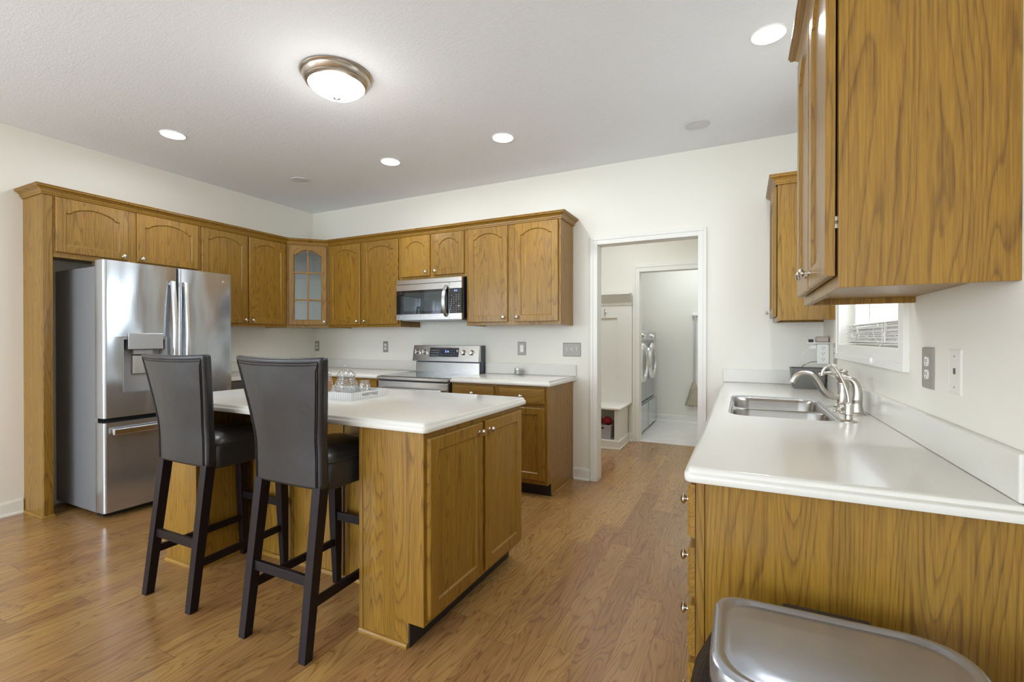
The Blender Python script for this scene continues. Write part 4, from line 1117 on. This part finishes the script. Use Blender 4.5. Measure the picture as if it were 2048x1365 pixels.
lathe(bm, [(R_*r, -0.056-0.070*h) for r, h in ((1, 0), (0.97, 0.14), (0.90, 0.30), (0.79, 0.48), (0.66, 0.65), (0.50, 0.80), (0.33, 0.91), (0.16, 0.98), (0.0, 1.0))], (dx, dy, ZC), seg=48, cap0=False)
dm.part('glass_bowl', bm, LAMP, smooth=True)
bm = bmesh.new(); lathe(bm, [(0.002, 0.004), (0.019, 0.001), (0.020, -0.003), (0.007, -0.008), (0.004, -0.012), (0.007, -0.018), (0.002, -0.023)], (dx, dy, ZC-0.128), seg=20)
dm.part('finial', bm, NICKEL, smooth=True)
l = bpy.data.lights.new('flush_lamp_bulb', 'POINT'); l.energy = 4.5; l.color = (1.0, 0.97, 0.93); l.shadow_soft_size = 0.14
o = bpy.data.objects.new('flush_lamp_bulb', l); col.objects.link(o); o.parent = dm.root; o.location = (0, 0, -0.29)

# ------------------------------------------------------------------ outlets and switches
def plate_geo(F, u, z, w_, h, th=0.006):
    bm = bmesh.new(); a, b = w_/2, h/2
    rings = []
    for ins, ww in ((0, 0.0), (0, th*0.5), (0.004, th), (0.0, th)):
        pass
    def R(ins, ww): return [F.p(u-a+ins, z-b+ins, ww), F.p(u+a-ins, z-b+ins, ww), F.p(u+a-ins, z+b-ins, ww), F.p(u-a+ins, z+b-ins, ww)]
    loft(bm, [R(0, 0.0005), R(0, th*0.45), R(0.005, th), R(0.009, th-0.001)]); return bm
FW = Frame((0, YB, 0), (1, 0, 0), (0, -1, 0)); FWR = Frame((XR, 0, 0), (0, -1, 0), (-1, 0, 0))
def slots(bm, F, u, z, w_):
    for s_ in (-0.007, 0.005): fbox(bm, F, u+s_, z-0.003, w_, u+s_+0.0022, z+0.008, w_+0.0006)
    fbox(bm, F, u-0.002, z-0.011, w_, u+0.002, z-0.007, w_+0.0006)
def duplex(F, u, z, label, w_=0.072, h=0.120, mat=PLATE):
    t = Thing('wall_outlet', label, 'outlet', F.p(u, z, 0.0), 'metal plate wall outlets')
    p = t.part('plate', plate_geo(F, u, z, w_, h), mat)
    for dz in (0.020, -0.020):
        bm = bmesh.new()
        rg_ = [(0.0155*math.cos(a_)*1.0, max(-0.0145, min(0.0145, 0.018*math.sin(a_)))) for a_ in [2*PI*i/24 for i in range(24)]]
        loft(bm, [[F.p(u+a_, z+dz+b_, w) for a_, b_ in rg_] for w in (0.004, 0.0085)])
        r_ = t.part('receptacle', bm, WHITEP)
        bm = bmesh.new(); slots(bm, F, u, z+dz, 0.0085); t.part('slots', bm, DARKGREY, r_)
    return t
duplex(FW, -4.570, 1.162, 'grey metal duplex outlet at the far left of the back wall, near the corner', w_=0.07)
duplex(FW, -3.515, 1.160, 'grey metal duplex outlet on the back wall just left of the range')
duplex(FWR, -1.868, 1.156, 'large grey metal duplex outlet on the right wall beside the white jack plate', w_=0.095, h=0.128)
duplex(FWR, -3.485, 1.156, 'grey metal duplex outlet by the far edge of the sink window', w_=0.10, h=0.126)
sw = Thing('rocker_switch', 'single white rocker switch in a grey plate above the glass candle', 'switch', FW.p(-1.863, 1.156, 0))
sw.part('plate', plate_geo(FW, -1.863, 1.156, 0.084, 0.124), PLATE)
bm = bmesh.new(); fbox(bm, FW, -1.880, 1.122, 0.004, -1.846, 1.190, 0.008); sw.part('rocker', bm, WHITEP, bevel=0.0015)
sw = Thing('triple_light_switch', 'wide grey plate with three white toggle switches beside the hall doorway', 'switch', FW.p(-1.369, 1.150, 0))
sw.part('plate', plate_geo(FW, -1.369, 1.150, 0.168, 0.122), PLATE)
for k in (-1, 0, 1):
    bm = bmesh.new(); u = -1.369+k*0.047
    loft(bm, [[FW.p(u-0.006, 1.138, 0.004), FW.p(u+0.006, 1.138, 0.004), FW.p(u+0.006, 1.162, 0.004), FW.p(u-0.006, 1.162, 0.004)],
              [FW.p(u-0.004, 1.155, 0.018), FW.p(u+0.004, 1.155, 0.018), FW.p(u+0.004, 1.163, 0.018), FW.p(u-0.004, 1.163, 0.018)]])
    sw.part('toggle', bm, WHITEP)
jk = Thing('jack_plate', 'flat white wall plate with one dark jack on the right wall', 'wall plate', FWR.p(-1.665, 1.156, 0))
jk.part('plate', plate_geo(FWR, -1.665, 1.156, 0.088, 0.124, 0.004), plain('cream_plate', (0.76, 0.74, 0.68), 0.45))
bm = bmesh.new(); fbox(bm, FWR, -1.671, 1.150, 0.003, -1.659, 1.166, 0.0045); jk.part('jack', bm, DARKGREY)
bm = bmesh.new()
for dz in (0.042, -0.042): lathe(bm, [(0.0028, 0), (0.0028, 0.0012)], FWR.p(-1.665, 1.156+dz, 0.0035), FWR.n, 10)
jk.part('screws', bm, GREYP)
# tower outlet with a shelf, in the far right corner
px, py = 0.478, 3.74
ps = Thing('outlet_shelf', 'white multi socket wall tap with small shelf in the far right corner', 'power strip', (px, py, 1.07))
ps.part('socket_tower', bars((px-0.030, py-0.030, 1.075, XR-0.002, py+0.05, 1.212)), WHITEP, bevel=0.006)
Fp = Frame((0, py-0.030, 0), (1, 0, 0), (0, -1, 0))
bm = bmesh.new()
for z in (1.185, 1.148, 1.110): slots(bm, Fp, px+0.004, z, 0.0)
ps.part('slots', bm, DARKGREY)
ps.part('shelf', bars((px-0.085, py-0.055, 1.215, XR-0.002, py+0.06, 1.223)), WHITEP, bevel=0.002)
single('charger_plug', bars((px-0.070, py-0.020, 1.178, px-0.031, py+0.012, 1.205)), WHITEP, 'white charger plugged into the side of the wall tap', 'charger', (px-0.05, py, 1.178), 0.003)
single('speaker_puck', bars((px-0.035, py-0.045, 1.2235, px+0.035, py+0.04, 1.262)), plain('beige_pink', (0.50, 0.42, 0.38), 0.5), 'beige rounded device lying on the little outlet shelf', 'device', (px, py, 1.2235), 0.010)
single('black_adapter', bars((px-0.080, py-0.040, 1.2235, px-0.052, py-0.01, 1.243)), BLACK, 'tiny black adapter at the end of the outlet shelf', 'adapter', (px-0.066, py-0.02, 1.2235), 0.004)
bm = bmesh.new(); tube(bm, smooth_path([(px-0.060, py-0.045, 1.22), (px-0.075, py-0.05, 1.19), (px-0.115, py-0.055, 1.14), (px-0.11, py-0.05, 1.10), (px-0.09, py-0.045, 1.075)], 6), 0.0022, 6)
single('white_cable', bm, WHITEP, 'white cable hanging from the outlet shelf', 'cable', (px-0.09, py-0.05, 1.15), smooth=True)
bm = bmesh.new(); tube(bm, smooth_path([(px-0.031, py-0.02, 1.093), (px-0.07, py-0.03, 1.088), (px-0.115, py-0.04, 1.06), (px-0.12, py-0.03, 1.02), (px-0.095, py-0.01, 0.955)], 6), 0.0022, 6)
single('grey_cable', bm, DARKGREY, 'thin dark cable running from the wall tap down into the basket', 'cable', (px-0.09, py-0.03, 1.02), smooth=True)
# basket
bx0, bx1, by0, by1 = 0.296, 0.494, 3.625, 3.845
bk = Thing('storage_basket', 'dark grey plastic basket on the worktop in the far right corner', 'basket', ((bx0+bx1)/2, (by0+by1)/2, ZK))
bm = bmesh.new(); cx, cy = (bx0+bx1)/2, (by0+by1)/2
def br(z, s_, r=0.02): return [((cx+(x-cx)*s_), (cy+(y-cy)*s_), z) for x, y in rrect(bx0, by0, bx1, by1, r, 5)]
loft(bm, [br(ZK+0.0005, 0.82), br(ZK+0.008, 0.86), br(ZK+0.125, 0.985), br(ZK+0.128, 1.0), br(ZK+0.135, 1.0), br(ZK+0.135, 0.955), br(ZK+0.010, 0.84)])
bk.part('body', bm, plain('grey_basket_plastic', (0.16, 0.155, 0.145), 0.5), smooth=True)
bk.part('handle_slot', bars((cx-0.035, by0+0.000, ZK+0.098, cx+0.035, by0+0.004, ZK+0.108)), BLACK)
# candle glass on the back worktop
cg = Thing('candle_glass', 'small clear candle glass on the worktop right of the range', 'candle', (-1.862, YB-0.075, ZK))
bm = bmesh.new(); c_ = (-1.862, YB-0.075, ZK)
lathe(bm, [(0.034, 0.0005), (0.040, 0.006), (0.042, 0.050), (0.040, 0.062), (0.037, 0.062), (0.038, 0.050), (0.036, 0.010), (0.001, 0.009)], c_, seg=32)
cg.part('glass', bm, JARG, smooth=True)
bm = bmesh.new(); lathe(bm, [(0.001, 0.0095), (0.0355, 0.0105), (0.0372, 0.034), (0.001, 0.034)], c_, seg=28)
cg.part('wax', bm, plain('cream_wax', (0.52, 0.48, 0.40), 0.5), smooth=True)
# ------------------------------------------------------------------ faucets
fc = Thing('kitchen_faucet', 'brushed nickel kitchen faucet with S curved spout behind the sink', 'faucet', (0.437, 2.74, ZK))
fx, fy = 0.437, 2.74
bm = bmesh.new(); lathe(bm, [(0.038, 0.0005), (0.038, 0.004), (0.030, 0.008), (0.026, 0.014), (0.028, 0.020), (0.024, 0.028), (0.023, 0.080), (0.024, 0.110), (0.028, 0.113), (0.028, 0.118), (0.022, 0.122), (0.024, 0.130), (0.033, 0.142), (0.033, 0.149), (0.022, 0.158), (0.016, 0.163), (0.020, 0.168), (0.020, 0.176), (0.012, 0.182), (0.002, 0.184)], (fx, fy, ZK), seg=32)
fb = fc.part('body', bm, NICKEL, smooth=True)
bm = bmesh.new()
sp_ = smooth_path([(fx-0.010, fy, ZK+0.050), (fx-0.050, fy-0.006, ZK+0.052), (fx-0.082, fy-0.012, ZK+0.076), (fx-0.106, fy-0.016, ZK+0.122), (fx-0.132, fy-0.020, ZK+0.154), (fx-0.166, fy-0.025, ZK+0.163), (fx-0.195, fy-0.030, ZK+0.149), (fx-0.212, fy-0.032, ZK+0.124)], 6)
n_ = len(sp_); tube(bm, sp_, [0.0165-0.0045*i/n_ for i in range(n_)], 16)
lathe(bm, [(0.012, 0), (0.0155, 0.004), (0.0155, 0.010)], sp_[-1], (sp_[-1]-sp_[-3]), 20)
fc.part('spout', bm, NICKEL, smooth=True)
bm = bmesh.new(); tube(bm, smooth_path([(fx-0.012, fy, ZK+0.150), (fx-0.035, fy-0.004, ZK+0.160), (fx-0.065, fy-0.010, ZK+0.166), (fx-0.100, fy-0.014, ZK+0.156)], 5), [0.006]*8+[0.008]*8, 10)
fc.part('lever', bm, NICKEL, smooth=True)
sprx, spry = 0.452, 2.515
sp = Thing('side_sprayer', 'brushed nickel side sprayer standing right of the faucet', 'sprayer', (sprx, spry, ZK))
bm = bmesh.new(); lathe(bm, [(0.036, 0.0005), (0.035, 0.004), (0.024, 0.010), (0.022, 0.018), (0.023, 0.022), (0.020, 0.030), (0.019, 0.060), (0.021, 0.064)], (sprx, spry, ZK), seg=28)
sp.part('holder', bm, NICKEL, smooth=True)
bm = bmesh.new()
tube(bm, smooth_path([(sprx, spry, ZK+0.060), (sprx+0.002, spry, ZK+0.095), (sprx-0.004, spry, ZK+0.130), (sprx-0.022, spry, ZK+0.152), (sprx-0.048, spry, ZK+0.156)], 5), [0.020-0.010*i/20 for i in range(21)], 14)
sp.part('spray_head', bm, NICKEL, smooth=True)
tx, ty = 0.381, 2.272
ft = Thing('filter_tap', 'slim nickel gooseneck filter tap at the near corner of the sink', 'faucet', (tx, ty, ZK))
bm = bmesh.new(); lathe(bm, [(0.029, 0.0005), (0.029, 0.003), (0.017, 0.007), (0.013, 0.010), (0.013, 0.026), (0.017, 0.030), (0.017, 0.072), (0.010, 0.075), (0.008, 0.078)], (tx, ty, ZK), seg=24)
tube(bm, [(tx, ty, ZK+0.030), (tx-0.030, ty-0.002, ZK+0.046)], 0.010, 12)
ft.part('body', bm, NICKEL, smooth=True)
bm = bmesh.new(); tube(bm, smooth_path([(tx, ty, ZK+0.074), (tx-0.002, ty, ZK+0.105), (tx-0.014, ty, ZK+0.150), (tx-0.036, ty, ZK+0.200), (tx-0.054, ty, ZK+0.222), (tx-0.075, ty, ZK+0.218), (tx-0.088, ty, ZK+0.198), (tx-0.091, ty, ZK+0.182)], 6), 0.0058, 12)
ft.part('spout', bm, NICKEL, smooth=True)
bm = bmesh.new(); cx, cz = tx-0.034, ZK+0.052
for a_ in range(4):
    an = a_*PI/2+0.6
    tube(bm, [(cx, ty-0.012, cz), (cx+0.014*math.cos(an), ty-0.014, cz+0.014*math.sin(an))], 0.004, 8)
    bmesh.ops.create_uvsphere(bm, u_segments=12, v_segments=8, radius=0.0068, matrix=Matrix.Translation((cx+0.017*math.cos(an), ty-0.014, cz+0.017*math.sin(an))))
tube(bm, [(cx, ty, cz-0.004), (cx, ty-0.020, cz)], 0.006, 10)
ft.part('cross_handle', bm, NICKEL, smooth=True)

# ------------------------------------------------------------------ trash can
LIDM = steel('lid_steel', (0.46, 0.485, 0.53), 0.24, 0)
LIDM.node_tree.nodes['Principled BSDF'].inputs['Metallic'].default_value = 0.8
tc_ = Thing('trash_can', 'brushed steel trash can at the bottom right in front of the oak end panel', 'trash can', (0.165, 1.03, 0))
def lid_outline(ins=0.0):
    pts = []
    x0, x1, y0, y1 = -0.055+ins, 0.388-ins, 0.885+ins, 1.178-ins
    base = [(x0, y0), (x1, y0), (x1, y1), (x0, y1)]
    r_ = [0.075, 0.075, 0.085, 0.055]
    P_ = round_corners(base, [max(0.01, q) for q in r_], 8)
    # bow the back and front edges slightly outwards
    out = []
    for a, b in P_:
        t_ = (a-(x0+x1)/2)/((x1-x0)/2)
        b2 = b + (0.016*(1-t_*t_) if b > (y0+y1)/2 else -0.018*(1-t_*t_))
        out.append((a, b2))
    return out
zl = 0.660
bm = bmesh.new()
rings = [(0.004, zl-0.050), (0.0, zl-0.044), (0.0, zl-0.012), (0.003, zl-0.004), (0.010, zl), (0.018, zl-0.001), (0.023, zl-0.006), (0.027, zl-0.0065), (0.031, zl-0.0045), (0.06, zl-0.003)]
loft(bm, [[(a, b, z) for a, b in lid_outline(i_)] for i_, z in rings])
tc_.part('lid', bm, LIDM, smooth=True)
bm = bmesh.new()
loft(bm, [[(a, b, z) for a, b in lid_outline(i_)] for i_, z in ((0.034, 0.0), (0.030, 0.006), (0.022, 0.06), (0.012, zl-0.058))])
tc_.part('body', bm, LIDM, smooth=True)
bm = bmesh.new(); loft(bm, [[(a, b, z) for a, b in lid_outline(i_)] for i_, z in ((0.008, zl-0.075), (0.004, zl-0.053))])
tc_.part('rim', bm, BLACK, smooth=True)
tc_.part('hinge_box', bars((0.080, 1.188, zl-0.070, 0.244, 1.222, zl-0.013)), BLACK, bevel=0.004)
tc_.part('pedal', bars((0.13, 0.80, 0.02, 0.20, 0.86, 0.035)), BLACK, bevel=0.004)
# liner bag folded over the rim, drooping at the left
BAG = N('black_bag_film'); tcb = BAG.n('ShaderNodeTexCoord').outputs['Object']
BAG.set(color=(0.008, 0.008, 0.009), rough=0.45, spec=0.3); BAG.bump(BAG.noise(tcb, 22, 4, 0.6, 1.5), 0.6, 0.02)
bm = bmesh.new(); O_ = lid_outline(0.002); n_ = len(O_); rb = random.Random(5)
rings = []
cx0, cy0 = 0.166, 1.03
for k, (z, push) in enumerate(((zl-0.052, 0.0), (zl-0.075, 0.004), (zl-0.13, 0.012), (zl-0.22, 0.018), (zl-0.30, 0.012))):
    ring_ = []
    for i, (a, b) in enumerate(O_):
        d_ = Vector((a-cx0, b-cy0)).normalized()
        left = max(0.0, -d_.x)**2
        fold = 0.004*math.sin(i*1.9+k) if k > 0 else 0
        e = (push+fold if k > 0 else 0) + left*(0, 0.030, 0.065, 0.085, 0.060)[k]*(0.6+0.4*math.sin(i*0.9))
        if b > 1.15: e = min(e, 0.004)
        ring_.append((a+d_.x*e, b+d_.y*e, z-left*0.03*k/4))
    rings.append(ring_)
loft(bm, rings, True, False, False)
bagp = tc_.part('liner_bag', bm, BAG.m, smooth=True)

# ------------------------------------------------------------------ hall bench
hb = Thing('hall_bench', 'white built in hall bench with panelled back and top shelf', 'bench', (-1.8, 5.5, 0))
HX0, HX1 = -2.65, -1.2505
bm = bmesh.new()
box(bm, HX0, 5.225, 0.0, HX1, EY-0.001, 0.10); box(bm, HX0, 5.225, 0.10, HX0+0.02, EY-0.001, 0.445)
box(bm, HX1-0.045, 5.225, 0.10, HX1, EY-0.001, 0.445); box(bm, -1.965, 5.225, 0.10, -1.92, EY-0.001, 0.445)
box(bm, HX0, EY-0.02, 0.10, HX1, EY-0.001, 0.445)
hb.part('carcass', bm, TRIM, bevel=0.001)
hb.part('seat', bars((HX0, 5.195, 0.446, HX1+0.028, EY-0.001, 0.468)), TRIM, bevel=0.004)
hb.part('base_trim', bars((HX0, 5.209, 0.0, HX1+0.0, 5.225, 0.095), (HX1, 5.209, 0.0, HX1+0.016, EY-0.03, 0.095), (HX0, 5.20, 0.0, HX1+0.024, 5.209, 0.016), (HX1+0.016, 5.209, 0.0, HX1+0.024, EY-0.03, 0.016)), TRIM, bevel=0.002)
bm = bmesh.new(); yb = EY-0.001
box(bm, HX0, yb-0.012, 0.468, -1.204, yb, 1.78)
box(bm, HX0, yb-0.034, 0.468, -1.204, yb-0.012, 0.60); box(bm, HX0, yb-0.034, 1.505, -1.204, yb-0.012, 1.68)
for a in (-2.62, -2.13, -1.385): box(bm, a, yb-0.034, 0.60, a+(0.10 if a < -1.4 else 0.181), yb-0.012, 1.505)
hb.part('back_panel', bm, TRIM, bevel=0.001)
bm = bmesh.new()
sweep2(bm, [(HX0, yb-0.034), (-1.204, yb-0.034)], [(0, 1.655), (-0.010, 1.66), (-0.014, 1.69), (-0.05, 1.74), (-0.085, 1.765), (-0.10, 1.78), (-0.115, 1.785), (-0.115, 1.80), (0, 1.80)])
hb.part('shelf', bm, TRIM)
for hx in (-1.528, -1.80, -2.1):
    bm = bmesh.new(); q = (hx, yb-0.034, 1.575)
    lathe(bm, [(0.012, 0), (0.012, 0.004), (0.006, 0.008)], q, (0, -1, 0), 14)
    tube(bm, smooth_path([(hx, yb-0.04, 1.575), (hx, yb-0.07, 1.58), (hx, yb-0.085, 1.62)], 4), 0.005, 8)
    tube(bm, smooth_path([(hx, yb-0.04, 1.572), (hx, yb-0.06, 1.55), (hx, yb-0.08, 1.565)], 4), 0.005, 8)
    hb.part('hook', bm, NICKEL, smooth=True)
# bin with red bundles in the cubby
bn = Thing('storage_bin', 'pale grey fabric bin in the hall bench cubby', 'bin', (-1.49, 5.45, 0.102))
bm = bmesh.new()
loft(bm, [[(-1.63, 5.26, 0.102), (-1.350, 5.26, 0.102), (-1.350, 5.60, 0.102), (-1.63, 5.60, 0.102)], [(-1.64, 5.25, 0.262), (-1.338, 5.25, 0.262), (-1.338, 5.61, 0.262), (-1.64, 5.61, 0.262)],
          [(-1.63, 5.26, 0.262), (-1.348, 5.26, 0.262), (-1.348, 5.60, 0.262), (-1.63, 5.60, 0.262)], [(-1.62, 5.27, 0.115), (-1.36, 5.27, 0.115), (-1.36, 5.59, 0.115), (-1.62, 5.59, 0.115)]])
bn.part('body', bm, plain('lilac_grey_fabric', (0.42, 0.40, 0.42), 0.8))
bm = bmesh.new(); lathe(bm, [(0.013, 0), (0.013, 0.002)], (-1.436, 5.252, 0.228), (0, -1, 0), 16); bn.part('grommet', bm, BLACK)
RED = N('crumpled_red_cloth'); tcr = RED.n('ShaderNodeTexCoord').outputs['Object']
RED.set(color=(0.42, 0.012, 0.03), rough=0.7); RED.bump(RED.noise(tcr, 40, 4, 0.6), 0.8, 0.02)
for k, (cx, cy, r, lb) in enumerate(((-1.395, 5.33, 0.046, 'red cloth bundle at the right of the bin in the hall bench'), (-1.508, 5.33, 0.052, 'red cloth bundle at the left of the bin, cut by the door casing'))):
    bm = bmesh.new(); bmesh.ops.create_uvsphere(bm, u_segments=28, v_segments=18, radius=r, matrix=Matrix.Translation((cx, cy, 0.300)))
    for v in bm.verts:
        d_ = (v.co-Vector((cx, cy, 0.30))); a_ = math.atan2(d_.z, d_.x); v.co += d_*0.10*math.sin(7*a_+3*math.sin(d_.y*60))
    single('red_bundle', bm, RED.m, lb, 'cloth', (cx, cy, 0.25), smooth=True, group='red bundles in the hall bin')

# ------------------------------------------------------------------ laundry room
WM = plain('graphite_panel', (0.42, 0.44, 0.47), 0.3, metal=0.4)
def washer(yc, label):
    t = Thing('front_load_machine', label, 'washing machine', (-1.55, yc, 0), 'front load laundry machines')
    xf = -1.205; h = 0.335
    pd = t.part('pedestal', bars((-1.95, yc-h, 0.003, xf+0.0, yc+h, 0.385)), WM, bevel=0.01)
    t.part('pedestal_drawer', bars((xf+0.0005, yc-h+0.012, 0.03, xf+0.035, yc+h-0.012, 0.375)), plain('blue_grey_front', (0.50, 0.54, 0.58), 0.15, metal=0.7), pd, bevel=0.006)
    t.part('case', bars((-1.95, yc-h, 0.395, xf, yc+h, 1.360)), WM, bevel=0.02, seg=3)
    t.part('control_panel', bars((xf+0.0005, yc-h+0.01, 1.225, xf+0.03, yc+h-0.01, 1.350)), STEEL, bevel=0.012)
    bm = bmesh.new(); lathe(bm, [(0.035, 0), (0.033, 0.022), (0.002, 0.024)], (xf+0.031, yc, 1.285), (1, 0, 0), 20); t.part('dial', bm, CHROME, smooth=True)
    bm = bmesh.new(); lathe(bm, [(0.265, 0), (0.268, 0.020), (0.250, 0.048), (0.205, 0.055), (0.185, 0.040), (0.180, 0.020)], (xf+0.001, yc, 0.930), (1, 0, 0), 48, cap1=False)
    d_ = t.part('door_ring', bm, CHROME, smooth=True)
    bm = bmesh.new(); lathe(bm, [(0.186, 0.030), (0.150, 0.040), (0.08, 0.030), (0.001, 0.024)], (xf+0.001, yc, 0.930), (1, 0, 0), 40)
    t.part('door_glass', bm, BLACKG, d_, smooth=True)
    return t.root
w0 = washer(6.985, 'front load machine further back, against the laundry back wall')
copy_tree(w0, (-1.55, 6.300, 0), 'front load machine nearer, mostly hidden by the laundry door casing')
br_ = Thing('broom', 'straw broom with silver pole hanging on the laundry back wall', 'broom', (-0.632, LY-0.04, 0.25))
bm = bmesh.new(); tube(bm, [(-0.630, LY-0.030, 1.60), (-0.640, LY-0.045, 0.60)], 0.011, 12)
br_.part('handle', bm, plain('silver_pole', (0.55, 0.57, 0.62), 0.3, metal=0.7), smooth=True)
STRAW = N('straw_bristles'); tcs = STRAW.n('ShaderNodeTexCoord').outputs['Object']
fs = STRAW.noise(STRAW.vmul(tcs, (160.0, 160.0, 6.0)), 1.0, 2, 0.6)
STRAW.set(color=STRAW.mix(fs, (0.62, 0.56, 0.42), (0.30, 0.26, 0.17)), rough=0.8); STRAW.bump(fs, 0.6, 0.01)
bm = bmesh.new(); rings = []
for z, a, b in ((0.61, 0.022, 0.020), (0.56, 0.040, 0.028), (0.50, 0.055, 0.034), (0.40, 0.080, 0.036), (0.31, 0.108, 0.034), (0.262, 0.122, 0.032)):
    rings.append([(-0.641+a*math.cos(2*PI*i/36)*(1+0.05*math.sin(i*5)*(z < 0.45)), LY-0.046+b*math.sin(2*PI*i/36), z+(0.012*math.sin(i*3.7) if z < 0.27 else 0)) for i in range(36)])
loft(bm, rings); br_.part('bristles', bm, STRAW.m, smooth=True)
bm = bmesh.new()
for z, a in ((0.475, 0.062), (0.505, 0.056)): tube(bm, [(-0.641+(a+0.002)*math.cos(2*PI*i/30), LY-0.046+0.0365*math.sin(2*PI*i/30), z) for i in range(31)], 0.0025, 5)
br_.part('stitching', bm, plain('twine', (0.5, 0.47, 0.4), 0.8))
single('broom_hook', bars((-0.672, LY-0.045, 1.585, -0.590, LY-0.001, 1.625)), WHITEP, 'small white broom clip on the laundry back wall', 'hook', (-0.63, LY-0.02, 1.585), 0.006)
